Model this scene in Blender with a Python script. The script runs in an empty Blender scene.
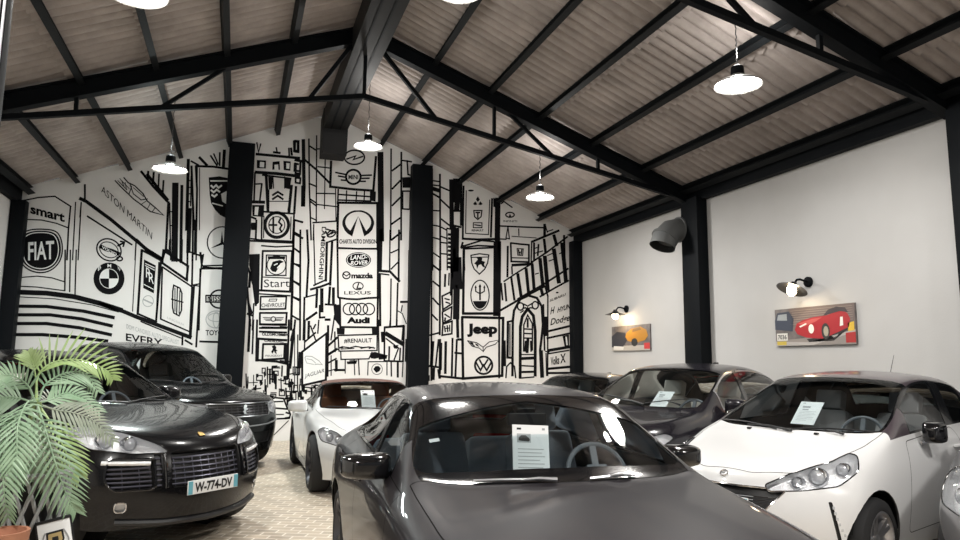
import bpy, bmesh, math, random
from math import pi, sin, cos, tan, sqrt, atan2, radians
from mathutils import Vector, Matrix
from mathutils.bvhtree import BVHTree
from mathutils.interpolate import poly_3d_calc

SC = bpy.context.scene
COL = SC.collection
V = Vector

# ------------------------------------------------------------------ helpers
def lin(c):
    if isinstance(c, str):
        c = c.lstrip('#'); c = [int(c[i:i+2], 16) / 255 for i in (0, 2, 4)]
        c = [x / 12.92 if x <= .04045 else ((x + .055) / 1.055) ** 2.4 for x in c]
    return (c[0], c[1], c[2], 1.0)

def mat(name, col, rough=.5, metal=0., coat=0., emit=None, estr=0., spec=.5, bump=None, var=None, coat_rough=.03):
    m = bpy.data.materials.new(name); m.use_nodes = True
    nt = m.node_tree; b = nt.nodes['Principled BSDF']
    b.inputs['Base Color'].default_value = lin(col)
    b.inputs['Roughness'].default_value = rough
    b.inputs['Metallic'].default_value = metal
    b.inputs['Specular IOR Level'].default_value = spec
    b.inputs['Coat Weight'].default_value = coat
    b.inputs['Coat Roughness'].default_value = coat_rough
    if emit:
        b.inputs['Emission Color'].default_value = lin(emit)
        b.inputs['Emission Strength'].default_value = estr
    if bump or var:
        tc = nt.nodes.new('ShaderNodeTexCoord')
        no = nt.nodes.new('ShaderNodeTexNoise')
        no.inputs['Scale'].default_value = (bump or var)[0]; no.inputs['Detail'].default_value = 6
        nt.links.new(tc.outputs['Object'], no.inputs['Vector'])
        if bump:
            bp = nt.nodes.new('ShaderNodeBump'); bp.inputs['Strength'].default_value = bump[1]; bp.inputs['Distance'].default_value = .02
            nt.links.new(no.outputs['Fac'], bp.inputs['Height']); nt.links.new(bp.outputs['Normal'], b.inputs['Normal'])
        if var:
            rp = nt.nodes.new('ShaderNodeValToRGB')
            rp.color_ramp.elements[0].position = .3; rp.color_ramp.elements[1].position = .7
            rp.color_ramp.elements[0].color = lin(col); rp.color_ramp.elements[1].color = lin(var[1])
            nt.links.new(no.outputs['Fac'], rp.inputs['Fac']); nt.links.new(rp.outputs['Color'], b.inputs['Base Color'])
    return m

def glass_mat(name, tint, refl=1.45):
    m = bpy.data.materials.new(name); m.use_nodes = True
    nt = m.node_tree; nt.nodes.clear()
    o = nt.nodes.new('ShaderNodeOutputMaterial'); mx = nt.nodes.new('ShaderNodeMixShader')
    fr = nt.nodes.new('ShaderNodeFresnel'); fr.inputs['IOR'].default_value = refl
    t = nt.nodes.new('ShaderNodeBsdfTransparent'); t.inputs['Color'].default_value = lin(tint)
    g = nt.nodes.new('ShaderNodeBsdfGlossy'); g.inputs['Roughness'].default_value = .015
    nt.links.new(fr.outputs[0], mx.inputs[0]); nt.links.new(t.outputs[0], mx.inputs[1]); nt.links.new(g.outputs[0], mx.inputs[2])
    nt.links.new(mx.outputs[0], o.inputs[0])
    return m

def tag(o, label=None, cat=None, group=None, kind=None):
    if label: o['label'] = label
    if cat: o['category'] = cat
    if group: o['group'] = group
    if kind: o['kind'] = kind
    return o

def empty(name, loc=(0, 0, 0), rz=0., label=None, cat=None, group=None):
    o = bpy.data.objects.new(name, None); COL.objects.link(o)
    o.location = loc; o.rotation_euler = (0, 0, rz); o.empty_display_size = .2
    return tag(o, label, cat, group)

def link(name, me, m, parent=None):
    o = bpy.data.objects.new(name, me); COL.objects.link(o)
    if m is not None:
        me.materials.clear()
        for q in (m if isinstance(m, (list, tuple)) else [m]): me.materials.append(q)
    if parent is not None: o.parent = parent
    return o

def copy_tree(o, parent=None):
    c = o.copy(); COL.objects.link(c)
    if parent is not None: c.parent = parent
    for ch in list(o.children): copy_tree(ch, c)
    return c

class MB:
    """collects shapes into one mesh"""
    def __init__(s): s.bm = bmesh.new()
    def quad(s, *pts):
        vs = [s.bm.verts.new(p) for p in pts]
        try: return s.bm.faces.new(vs)
        except ValueError: return None
    def box(s, c, d, rot=None, bev=0., seg=2):
        m = Matrix.Translation(c)
        if rot is not None: m = m @ rot.to_4x4()
        m = m @ Matrix.Diagonal((d[0], d[1], d[2], 1))
        r = bmesh.ops.create_cube(s.bm, size=1., matrix=m)
        if bev > 0:
            es = list({e for v in r['verts'] for e in v.link_edges})
            bmesh.ops.bevel(s.bm, geom=es, offset=bev, segments=seg, affect='EDGES', profile=.6)
        return s
    def bar(s, a, b, w, h, up=(0, 0, 1), bev=0.):
        a = V(a); b = V(b); d = b - a; L = d.length; d.normalize()
        u = V(up); x = d.cross(u)
        if x.length < 1e-5: x = d.cross(V((1, 0, 0)))
        x.normalize(); z = x.cross(d)
        rot = Matrix((x, d, z)).transposed()
        return s.box((a + b) / 2, (w, L, h), rot, bev)
    def tube(s, pts, r, n=8, closed=False, cap=True):
        pts = [V(p) for p in pts]; N = len(pts); rings = []
        rr = r if isinstance(r, (list, tuple)) else [r] * N
        prev = None
        for i, p in enumerate(pts):
            if closed: t = pts[(i + 1) % N] - pts[i - 1]
            else: t = pts[min(i + 1, N - 1)] - pts[max(i - 1, 0)]
            if t.length < 1e-9: t = V((0, 0, 1))
            t.normalize()
            if prev is None:
                a = V((0, 0, 1)) if abs(t.z) < .9 else V((1, 0, 0))
                u = t.cross(a).normalized()
            else:
                u = prev - t * prev.dot(t)
                u = u.normalized() if u.length > 1e-6 else t.cross(V((0, 0, 1))).normalized()
            prev = u; w = t.cross(u)
            rings.append([s.bm.verts.new(p + (u * cos(2 * pi * k / n) + w * sin(2 * pi * k / n)) * rr[i]) for k in range(n)])
        for i in range(N if closed else N - 1):
            A = rings[i]; B = rings[(i + 1) % N]
            for k in range(n): s.bm.faces.new((A[k], A[(k + 1) % n], B[(k + 1) % n], B[k]))
        if cap and not closed:
            s.bm.faces.new(rings[0][::-1]); s.bm.faces.new(rings[-1])
        return s
    def lathe(s, prof, n=32, m=None, closed=False):
        """revolve (r,h) about local z; m places it"""
        m = m or Matrix()
        rings = []
        for r, h in prof:
            if abs(r) < 1e-6: rings.append([s.bm.verts.new(m @ V((0, 0, h)))])
            else: rings.append([s.bm.verts.new(m @ V((r * cos(2 * pi * k / n), r * sin(2 * pi * k / n), h))) for k in range(n)])
        seq = list(range(len(rings)))
        for a, b in zip(seq, seq[1:] + ([0] if closed else [])):
            A, B = rings[a], rings[b]
            if closed is False and b == 0: continue
            for k in range(n):
                k2 = (k + 1) % n
                if len(A) == 1 and len(B) == 1: continue
                if len(A) == 1: s.bm.faces.new((A[0], B[k], B[k2]))
                elif len(B) == 1: s.bm.faces.new((A[k], A[k2], B[0]))
                else: s.bm.faces.new((A[k], A[k2], B[k2], B[k]))
        return s
    def poly(s, pts):
        try: s.bm.faces.new([s.bm.verts.new(p) for p in pts])
        except ValueError: pass
        return s
    def prism(s, pts, off):
        """closed prism: polygon pts extruded by the vector off"""
        a = [s.bm.verts.new(p) for p in pts]; b = [s.bm.verts.new(V(p) + V(off)) for p in pts]
        n = len(a); s.bm.faces.new(a[::-1]); s.bm.faces.new(b)
        for i in range(n): s.bm.faces.new((a[i], a[(i + 1) % n], b[(i + 1) % n], b[i]))
        return s
    def grid(s, P, closed_u=False):
        vs = [[s.bm.verts.new(p) for p in row] for row in P]
        for i in range(len(vs) - 1):
            n = len(vs[i])
            for j in range(n if closed_u else n - 1):
                j2 = (j + 1) % n
                s.bm.faces.new((vs[i][j], vs[i][j2], vs[i + 1][j2], vs[i + 1][j]))
        return s
    def sphere(s, c, r, sc=(1, 1, 1), u=20, v=12, rot=None):
        m = Matrix.Translation(c)
        if rot is not None: m = m @ rot.to_4x4()
        bmesh.ops.create_uvsphere(s.bm, u_segments=u, v_segments=v, radius=r, matrix=m @ Matrix.Diagonal((*sc, 1)))
        return s
    def add_mesh(s, me, m=None):
        t = bmesh.new(); t.from_mesh(me)
        if m is not None: t.transform(m)
        tmp = bpy.data.meshes.new('t'); t.to_mesh(tmp); t.free()
        s.bm.from_mesh(tmp); bpy.data.meshes.remove(tmp)
        return s
    def build(s, name, m=None, parent=None, smooth=True, ang=38, fix=True):
        bm = s.bm
        if fix: bmesh.ops.recalc_face_normals(bm, faces=bm.faces[:])
        for f in bm.faces: f.smooth = smooth
        if smooth:
            th = radians(ang)
            for e in bm.edges:
                if len(e.link_faces) == 2 and e.calc_face_angle(0) > th: e.smooth = False
        me = bpy.data.meshes.new(name); bm.to_mesh(me); bm.free()
        return link(name, me, m, parent)

def subsurf_mesh(bm, level):
    """the subdivided mesh of a bmesh cage"""
    me = bpy.data.meshes.new('cage'); bm.to_mesh(me)
    for _ in range(16): me.materials.append(None)
    o = bpy.data.objects.new('cage', me); COL.objects.link(o)
    md = o.modifiers.new('s', 'SUBSURF'); md.levels = level; md.render_levels = level
    bpy.context.view_layer.update()
    dg = bpy.context.evaluated_depsgraph_get()
    r = bpy.data.meshes.new_from_object(o.evaluated_get(dg))
    bpy.data.objects.remove(o); bpy.data.meshes.remove(me)
    return r

def soft_box(mb, c, d, rot=None, lev=2, taper=None, inset=.22):
    """pillow-like rounded block added to a collector"""
    bm = bmesh.new()
    bmesh.ops.create_cube(bm, size=1.)
    bmesh.ops.subdivide_edges(bm, edges=bm.edges[:], cuts=2, use_grid_fill=True)
    for v in bm.verts:
        for a in range(3):
            if abs(v.co[a]) < .3: v.co[a] *= (.5 - inset * .5) / (1 / 6) * .9
    if taper:
        for v in bm.verts:
            k = 1 + taper * (v.co.z)
            v.co.x *= k
    me = subsurf_mesh(bm, lev); bm.free()
    m = Matrix.Translation(c)
    if rot is not None: m = m @ rot.to_4x4()
    mb.add_mesh(me, m @ Matrix.Diagonal((d[0], d[1], d[2], 1)))
    bpy.data.meshes.remove(me)
    return mb

_TXT = {}
def text_mesh(s, bold=0., shear=0.):
    """letters as a flat mesh, boxed to 0..1 in x; y is scaled so capital height = 1"""
    k = (s, bold, shear)
    if k in _TXT: return _TXT[k]
    cu = bpy.data.curves.new('t', 'FONT'); cu.body = s; cu.size = 1.; cu.offset = bold; cu.shear = shear
    cu.resolution_u = 3; cu.fill_mode = 'FRONT'
    o = bpy.data.objects.new('t', cu); COL.objects.link(o)
    bpy.context.view_layer.update()
    me = bpy.data.meshes.new_from_object(o.evaluated_get(bpy.context.evaluated_depsgraph_get()))
    bpy.data.objects.remove(o)
    vs = [v.co.copy() for v in me.vertices]
    fs = [tuple(p.vertices) for p in me.polygons]
    x0 = min(v.x for v in vs); x1 = max(v.x for v in vs)
    cap = .73
    vs = [((v.x - x0) / (x1 - x0), v.y / cap) for v in vs]
    _TXT[k] = (vs, fs, (x1 - x0) / cap)
    bpy.data.meshes.remove(me)
    return _TXT[k]

def put_text(mb, s, o, a, b, bold=0., shear=0., width=None):
    """lay text on a plane: o origin, a unit vector along the line, b vector of capital height"""
    vs, fs, asp = text_mesh(s, bold, shear)
    o, a, b = V(o), V(a), V(b)
    w = width if width else asp * b.length
    bv = [mb.bm.verts.new(o + a * (u * w) + b * v) for u, v in vs]
    for f in fs:
        try: mb.bm.faces.new([bv[i] for i in f])
        except ValueError: pass

# ------------------------------------------------------------------ camera numbers (real lens)
CAM_F, CAM_YAW, CAM_PITCH, CAM_ROLL, CAM_H = 693.0, .3335, .1333, .0100, 1.6
def cam_axes():
    y, p, r = CAM_YAW, CAM_PITCH, CAM_ROLL
    f = V((sin(y) * cos(p), cos(y) * cos(p), sin(p))); rt = V((cos(y), -sin(y), 0)); up = rt.cross(f)
    return rt * cos(r) + up * sin(r), up * cos(r) - rt * sin(r), f
_RT, _UP, _FW = cam_axes()
def ray(px, py): return _RT * ((px - 480) / CAM_F) + _UP * ((270 - py) / CAM_F) + _FW
def at_y(px, py, Y): d = ray(px, py); return V((0, 0, CAM_H)) + d * (Y / d.y)
def at_x(px, py, X): d = ray(px, py); return V((0, 0, CAM_H)) + d * (X / d.x)
def at_z(px, py, Z): d = ray(px, py); return V((0, 0, CAM_H)) + d * ((Z - CAM_H) / d.z)
# ------------------------------------------------------------------ the hall
D, WR, WL = 14.88, 7.66, -4.10           # back wall, right wall, left wall
HE, AX, AZ = 4.56, 1.647, 6.755           # eaves, ridge
Y1, Y2 = 10.33, 5.46                      # roof trusses
YF = -6.0                                 # open front of the hall
def zr(x): return AZ + (HE - AZ) * (abs(x - AX) / ((WR - AX) if x > AX else (AX - WL)))

steel = mat('dark_painted_steel', (.0035, .0048, .0065), .62, .0, spec=.12, bump=(25, .08))
steel2 = mat('blackened_purlin_steel', (.008, .0095, .011), .6, .0, spec=.18, bump=(30, .1))

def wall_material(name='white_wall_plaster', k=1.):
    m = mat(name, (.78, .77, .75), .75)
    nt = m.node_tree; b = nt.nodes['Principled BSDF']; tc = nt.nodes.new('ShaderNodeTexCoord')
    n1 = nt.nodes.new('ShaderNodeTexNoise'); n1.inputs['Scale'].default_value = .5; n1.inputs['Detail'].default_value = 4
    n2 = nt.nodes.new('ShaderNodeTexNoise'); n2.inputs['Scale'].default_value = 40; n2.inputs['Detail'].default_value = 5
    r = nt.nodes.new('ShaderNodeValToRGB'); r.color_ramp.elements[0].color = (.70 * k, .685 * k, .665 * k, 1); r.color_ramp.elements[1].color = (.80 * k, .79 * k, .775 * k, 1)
    r.color_ramp.elements[0].position = .35; r.color_ramp.elements[1].position = .65
    bp = nt.nodes.new('ShaderNodeBump'); bp.inputs['Strength'].default_value = .08; bp.inputs['Distance'].default_value = .01
    nt.links.new(tc.outputs['Object'], n1.inputs['Vector']); nt.links.new(tc.outputs['Object'], n2.inputs['Vector'])
    nt.links.new(n1.outputs['Fac'], r.inputs['Fac']); nt.links.new(r.outputs['Color'], b.inputs['Base Color'])
    nt.links.new(n2.outputs['Fac'], bp.inputs['Height']); nt.links.new(bp.outputs['Normal'], b.inputs['Normal'])
    return m

def paver_material():
    m = bpy.data.materials.new('brick_pavers'); m.use_nodes = True
    nt = m.node_tree; b = nt.nodes['Principled BSDF']; L = nt.links
    tc = nt.nodes.new('ShaderNodeTexCoord'); mp = nt.nodes.new('ShaderNodeMapping')
    mp.inputs['Rotation'].default_value = (0, 0, radians(24))
    br = nt.nodes.new('ShaderNodeTexBrick'); br.inputs['Scale'].default_value = 1.
    br.inputs['Brick Width'].default_value = .215; br.inputs['Row Height'].default_value = .11; br.inputs['Mortar Size'].default_value = .010
    br.inputs['Mortar Smooth'].default_value = .3; br.inputs['Bias'].default_value = -.1
    br.inputs['Color1'].default_value = (.58, .49, .375, 1); br.inputs['Color2'].default_value = (.42, .355, .275, 1); br.inputs['Mortar'].default_value = (.84, .78, .68, 1)
    no = nt.nodes.new('ShaderNodeTexNoise'); no.inputs['Scale'].default_value = 1.3; no.inputs['Detail'].default_value = 6
    mx = nt.nodes.new('ShaderNodeMix'); mx.data_type = 'RGBA'; mx.blend_type = 'MULTIPLY'; mx.inputs[0].default_value = .45
    rp = nt.nodes.new('ShaderNodeValToRGB'); rp.color_ramp.elements[0].position = .3; rp.color_ramp.elements[1].position = .7; rp.color_ramp.elements[0].color = (.55, .5, .48, 1)
    L.new(tc.outputs['Object'], mp.inputs['Vector']); L.new(mp.outputs['Vector'], br.inputs['Vector']); L.new(tc.outputs['Object'], no.inputs['Vector'])
    L.new(no.outputs['Fac'], rp.inputs['Fac']); L.new(br.outputs['Color'], mx.inputs[6]); L.new(rp.outputs['Color'], mx.inputs[7]); L.new(mx.outputs[2], b.inputs['Base Color'])
    bp = nt.nodes.new('ShaderNodeBump'); bp.inputs['Strength'].default_value = .5; bp.inputs['Distance'].default_value = .006; bp.invert = True
    L.new(br.outputs['Fac'], bp.inputs['Height']); L.new(bp.outputs['Normal'], b.inputs['Normal'])
    b.inputs['Roughness'].default_value = .42
    return m

def sheet_material():
    m = bpy.data.materials.new('fibre_cement_sheets'); m.use_nodes = True
    nt = m.node_tree; b = nt.nodes['Principled BSDF']; L = nt.links
    tc = nt.nodes.new('ShaderNodeTexCoord')
    n1 = nt.nodes.new('ShaderNodeTexNoise'); n1.inputs['Scale'].default_value = 1.6; n1.inputs['Detail'].default_value = 8; n1.inputs['Roughness'].default_value = .65
    r = nt.nodes.new('ShaderNodeValToRGB'); r.color_ramp.elements[0].position = .28; r.color_ramp.elements[1].position = .74
    r.color_ramp.elements[0].color = (.27, .235, .215, 1); r.color_ramp.elements[1].color = (.50, .44, .41, 1)
    n2 = nt.nodes.new('ShaderNodeTexNoise'); n2.inputs['Scale'].default_value = 60; n2.inputs['Detail'].default_value = 4
    bp = nt.nodes.new('ShaderNodeBump'); bp.inputs['Strength'].default_value = .2; bp.inputs['Distance'].default_value = .006
    L.new(tc.outputs['Object'], n1.inputs['Vector']); L.new(tc.outputs['Object'], n2.inputs['Vector'])
    L.new(n1.outputs['Fac'], r.inputs['Fac']); L.new(r.outputs['Color'], b.inputs['Base Color']); L.new(n2.outputs['Fac'], bp.inputs['Height']); L.new(bp.outputs['Normal'], b.inputs['Normal'])
    b.inputs['Roughness'].default_value = .8
    return m
wallm = wall_material()

def struct(name, mb, m, smooth=False, **k):
    return tag(mb.build(name, m, smooth=smooth, **k), kind='structure')

mb = MB(); mb.box(((WL + WR) / 2, (D + YF - 3) / 2, -.1), (WR - WL + .6, D - YF + 3.3, .2)); struct('floor', mb, paver_material())
mb = MB(); mb.prism([(WL, D, 0), (WR, D, 0), (WR, D, HE + .2), (AX, D, AZ + .2), (WL, D, HE + .2)], (0, .2, 0)); wall_back = struct('wall_back', mb, wallm)
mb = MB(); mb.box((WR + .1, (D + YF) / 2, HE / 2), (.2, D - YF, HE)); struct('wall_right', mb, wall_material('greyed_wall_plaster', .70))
mb = MB(); mb.box((WL - .1, (D + YF) / 2, HE / 2), (.2, D - YF, HE)); struct('wall_left', mb, wallm)
# corrugated roof sheets: each purlin bay is its own course, the upper one lapping the lower
def roof_sheets():
    mb = MB(); pitch = .177; per = 8
    for side in (1, -1):
        xe = WR + .15 if side > 0 else WL - .15; run = abs(xe - AX); ncourse = 6
        fall = (AZ - HE) / (abs((WR if side > 0 else WL) - AX))
        ny = int((D - YF) / pitch * per)
        for c in range(ncourse):
            a = run * c / ncourse - (.0 if c == 0 else .02); b = run * (c + 1) / ncourse + .10
            P = []
            for q in (a, b):
                x = AX + side * q; lift = .035 if q == a else .0
                lift = (.0 if q == a else .06)
                row = []
                for k in range(ny + 1):
                    y = YF + k * pitch / per
                    z = AZ - fall * q + .245 - lift + .043 * (1 - 2 * abs(sin(pi * k / per)) ** .8)
                    row.append(V((x, min(y, D + .15), z)))
                P.append(row)
            mb.grid(P if side > 0 else P[::-1])
    return mb
o = struct('ceiling', roof_sheets(), sheet_material(), smooth=True, ang=75, fix=False)

# purlins run the length of the hall
n = 0
rp_x = [2.789, 3.744, 4.638, 5.61, 6.60, 7.45]; lp_x = [.555, -.384, -1.305, -2.213, -3.10, -3.85]
for i, x in enumerate(rp_x + lp_x):
    s = 1 if x > AX else -1
    mb = MB(); z = zr(x) + .085; sl = atan2(zr(x + .1) - zr(x - .1), .2)
    R = Matrix.Rotation(-sl, 3, 'Y'); L = D - YF; c = V((x, (D + YF) / 2, z))
    wide = 1.45 if i in (5, 11) else 1
    mb.box(c + R @ V((0, 0, .06)), (.085 * wide, L, .014), R); mb.box(c + R @ V((0, 0, -.06)), (.085 * wide, L, .014), R); mb.box(c + R @ V((.03 * s, 0, 0)), (.014, L, .12), R)
    o = mb.build('roof_purlin', steel2, smooth=False)
    k = i if s > 0 else i - 6
    words = ['nearest the ridge', 'second down from the ridge', 'third down from the ridge', 'fourth down from the ridge', 'fifth down from the ridge', 'lowest, along the eaves'][k]
    tag(o, 'dark steel purlin under the %s roof slope, %s' % ('right' if s > 0 else 'left', words), 'beam', 'roof purlins')

# trusses: rafters, slim bottom chord, struts
def truss(y, label):
    t = empty('roof_truss', (AX, y, HE), 0, label, 'truss', 'roof trusses')
    def W(x, z): return V((x - AX, 0, z - HE))
    for s, xe in ((1, WR - .03), (-1, WL + .03)):
        mb = MB(); a = W(AX, AZ - .06); b = W(xe, HE + .0)
        n_ = V((0, 1, 0)).cross((b - a).normalized())
        if n_.z < 0: n_ = -n_
        for q in (.115, -.115): mb.bar(a + n_ * q, b + n_ * q, .15, .022, n_)
        mb.bar(a, b, .022, .22, n_); mb.build('rafter', steel, t, smooth=False)
        e = V((xe - AX, 0, -.20)); kx = (xe - AX)
        chord = lambda f: V((kx * f, 0, 1.12 + (-.03 - 1.12) * f))
        mb = MB(); mb.bar(chord(0), chord(1.0), .075, .075, (0, 0, 1)); mb.build('bottom_chord', steel, t, smooth=False)
        raf = lambda f: V((kx * f, 0, (AZ - HE - .14) * (1 - f)))
        mb = MB(); mb.bar(raf(.03), chord(.195 if s > 0 else .145), .06, .06); mb.build('diagonal_strut', steel, t, smooth=False)
        if s > 0: mb = MB(); mb.bar(raf(.36), chord(.36), .05, .05); mb.build('post_strut', steel, t, smooth=False)
        mb = MB(); mb.bar(raf(.38 if s > 0 else .335), chord(.54 if s > 0 else .50), .05, .05); mb.build('diagonal_strut', steel, t, smooth=False)
        mb = MB(); mb.bar(raf(.68), chord(.68), .05, .05); mb.build('post_strut', steel, t, smooth=False)
    mb = MB(); mb.bar(V((0, 0, AZ - HE - .1)), V((0, 0, 1.12)), .05, .05, (0, 1, 0)); mb.build('king_post', steel, t, smooth=False)
    mb = MB(); mb.box((0, 0, AZ - HE - .12), (.40, .17, .30)); mb.build('ridge_plate', steel, t, smooth=False)
    return t
truss(Y1, 'dark steel roof truss farther away, spanning over the parked cars')
truss(Y2, 'dark steel roof truss nearest the camera, seen at the top right corner')

# box gutter along the ridge with its down-turned end
rd = empty('ridge_duct', (AX, D, AZ), 0, 'long dark sheet-metal duct running under the ridge to the mural', 'duct')
dm = mat('duct_sheet_metal', (.009, .0088, .009), .6, .0, spec=.2, bump=(6, .1))
XD = .02
mb = MB(); L0 = 0.9
prof = [(XD - .24, -.02), (XD - .24, -.42), (XD + .24, -.42), (XD + .24, -.02)]
mb.prism([(x, -L0, z) for x, z in prof], (0, YF - D + L0, 0)); mb.build('duct_run', dm, rd, smooth=False)
for q in (-.10, .08):
    mb = MB(); mb.box((XD + q, (YF - D - L0) / 2, -.415), (.03, D - YF - L0, .03)); mb.build('duct_rib', steel, rd, smooth=False)
mb = MB(); P = []
for k in range(7):
    a = pi / 2 * k / 6
    P.append([(x, -L0 + .34 * sin(a) - (0 if i in (0, 3) else 0), z) for i, (x, z) in enumerate([(XD - .27, -.02 - .0), (XD - .27, -.40), (XD + .27, -.40), (XD + .27, -.02)])])
mb.prism([(XD - .25, -L0 - .02, .0), (XD - .25, -L0 + .52, -.08), (XD - .25, -L0 + .52, -.93), (XD - .25, -L0 + .04, -.93), (XD - .25, -L0 - .02, -.50)], (.50, 0, 0)); mb.build('duct_outlet', dm, rd, smooth=False)

# columns
def column(x, y, w, d, top, label, lip=None):
    mb = MB(); mb.box((0, 0, top / 2), (w, d, top), bev=.012)
    o = mb.build('steel_column', steel, smooth=True); o.location = (x, y, 0)
    tag(o, label, 'column', 'dark columns along the walls'); return o
for px, wd, lab in ((236.5, .50, 'dark box column against the mural, left of the painted ring signs'), (420.5, .46, 'dark box column in the middle of the mural')):
    p = at_y(px, 250, D - .17); column(p.x, D - .12, wd, .24, zr(p.x) - .02, lab)
column(WR - .13, D - .13, .24, .24, HE - .05, 'dark corner column where the mural meets the white right wall')
column(WL + .13, D - .13, .24, .24, HE - .05, 'dark corner column at the far left beside the painted round shield sign')
column(WR - .11, Y1 - .14, .22, .46, HE - .02, 'dark column on the right wall between the two picture panels')
column(WR - .11, Y2 - .27, .22, .46, HE - .02, 'dark column on the right wall at the right edge of the view')
column(WL + .11, Y1, .22, .46, HE - .02, 'dark column on the left wall under the far truss')
# dark edge beam over the right wall, on the left one too
for s, X in ((1, WR), (-1, WL)):
    mb = MB(); mb.box((X - s * .06, (D + YF) / 2, HE + .06), (.12, D - YF, .26)); tag(mb.build('eaves_beam', steel, smooth=False), 'dark beam capping the %s wall below the roof' % ('right' if s > 0 else 'left'), 'beam')

# doorway post at the left edge of the view
dp = at_y(-2, 60, 2.55)
mb = MB(); mb.box((0, 0, 1.6), (.06, .06, 3.2), bev=.004)
o = mb.build('door_post', steel, smooth=True); o.location = (dp.x - .012, 2.55, 0); tag(o, 'dark door post with pale edge strips at the left edge', 'post')
for q in (.024, .010):
    mb = MB(); mb.box((q, -.034, 1.6), (.006, .008, 3.2)); mb.build('edge_strip', mat('pale_strip', (.62, .62, .66), .4, .3), o, smooth=False)

# ------------------------------------------------------------------ ceiling lamps
shade_m = mat('lamp_shade_enamel', (.34, .34, .33), .35, .3); bulb_m = mat('lamp_glow', (1, 1, 1), .5, emit=(1, .97, .90), estr=40.)
chain_m = mat('chain_steel', (.10, .10, .10), .4, .8)
def pendant(px, py, Y, label, power, r=.26, up=.30, colr=(1, .975, .935)):
    p = at_y(px, py, Y); top = zr(p.x) + .02
    t = empty('pendant_lamp', (p.x, p.y, p.z), 0, label, 'lamp', 'pendant hall lamps')
    mb = MB(); mb.lathe([(r, 0), (r * .98, .02), (r * .80, .05), (r * .42, .085), (.075, .11), (.07, .13), (.065, .11), (r * .40, .075), (r * .78, .04), (r * .95, .012), (r, 0)], 40); mb.build('lamp_shade', shade_m, t)
    mb = MB(); mb.lathe([(r * .90, .022), (r * .6, .0), (0, -.012)], 40); mb.build('lamp_lens', bulb_m, t)
    mb = MB(); mb.lathe([(0, .12), (.07, .12), (.075, .15), (.07, .22), (.03, .25), (0, .25)], 20); mb.build('lamp_housing', steel, t)
    mb = MB(); pts = [(.006 * sin(k * 1.7), .006 * cos(k * 2.3), .25 + (top - p.z - .25) * k / 24) for k in range(25)]
    mb.tube(pts, .007, 6); mb.build('lamp_cable', chain_m, t)
    l = bpy.data.lights.new('pendant_light', 'AREA'); l.shape = 'DISK'; l.size = r * 1.7; l.energy = power; l.color = colr; l.spread = radians(175)
    lo = bpy.data.objects.new('pendant_light', l); COL.objects.link(lo); lo.parent = t; lo.location = (0, 0, -.03)
    l = bpy.data.lights.new('pendant_uplight', 'POINT'); l.energy = power * up; l.color = colr; l.shadow_soft_size = .06
    lo = bpy.data.objects.new('pendant_uplight', l); COL.objects.link(lo); lo.parent = t; lo.location = (0, 0, .40)
LP = 85
pendant(738, 86, 6.1, 'bright round ceiling lamp at the upper right, over the white hatchback', LP)
pendant(540, 198, 11.2, 'round ceiling lamp at the far right, before the white right wall', LP * 1.5)
pendant(368, 147, 12.1, 'round ceiling lamp beside the duct end, before the mural', LP * 1.7)
pendant(170, 170, 11.6, 'round ceiling lamp glaring at the left, before the mural', LP * 2.0, up=.10, colr=(.90, 1, .98))
pendant(136, -6, 6.3, 'round ceiling lamp cut by the top edge at the left', LP, up=.14)
pendant(459, -8, 6.9, 'round ceiling lamp cut by the top edge in the middle', LP)
for x, y in ((-1.4, .6), (2.5, .6), (5.4, .6)):  # three extra lamps out of view, added to light the car fronts
    p = V((x, y, 4.6)); q = V((x, y, 4.6)) - V((0, 0, CAM_H)); k = q.dot(_FW)
    pendant(480 + CAM_F * q.dot(_RT) / k, 270 - CAM_F * q.dot(_UP) / k, y, 'added round fill lamp, unseen behind the camera, %s' % {-1.4: 'on the left', 2.5: 'in the middle', 5.4: 'on the right'}[x], LP * 1.5)

# ------------------------------------------------------------------ right wall fittings
def pic_panel(x0, y0, x1, y1, label, kind):
    """thin printed panel on the right wall between two picture corners"""
    a = at_x(x0, y0, WR - .03); b = at_x(x1, y1, WR - .03)
    w = abs(a.y - b.y); h = a.z - b.z; c = (a + b) / 2
    t = empty('picture_panel', (WR - .02, c.y, c.z), -pi / 2, label, 'picture', 'car pictures on the right wall')
    mb = MB(); mb.box((0, 0, 0), (w, .035, h), bev=.003); mb.build('canvas', mat('canvas_' + kind, (.22, .19, .18), .6, var=(9, (.12, .11, .11))), t)
    yl = .0185   # local -y faces the hall: viewer's left is +x local? handled by f()
    def f(u, v, d=0.): return V(((u - .5) * w, -yl - d * .0012, (v - .5) * h))
    def shp(name, pts, col, d=1, rough=.45): mb = MB(); mb.poly([f(u, v, d) for u, v in pts]); mb.build(name, mat('print_' + name, col, rough), t, smooth=False, fix=False)
    return t, f, shp, w, h
t, f, shp, w, h = pic_panel(775, 310, 857, 344, 'wide picture panel of a red racing car on the right wall', 'red')
shp('print_ground', [(0, 0), (1, 0), (1, .25), (0, .15)], (.28, .25, .23), 1)
shp('print_wall', [(.2, .5), (1, .55), (1, 1), (.2, 1)], (.17, .13, .12), 1)
for k in range(7): shp('print_brickline', [(.22 + .02 * (k % 2), .56 + k * .06), (.98, .60 + k * .055), (.98, .612 + k * .055), (.22 + .02 * (k % 2), .575 + k * .06)], (.30, .24, .21), 2)
shp('print_kerb', [(.0, .0), (.5, .0), (1, .30), (1, .36), (.45, .08), (0, .12)], (.45, .42, .40), 2)
shp('print_shadow', [(.45, .08), (.75, .1), (.95, .42), (.9, .5), (.6, .2), (.42, .16)], (.03, .025, .025), 2)
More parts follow.
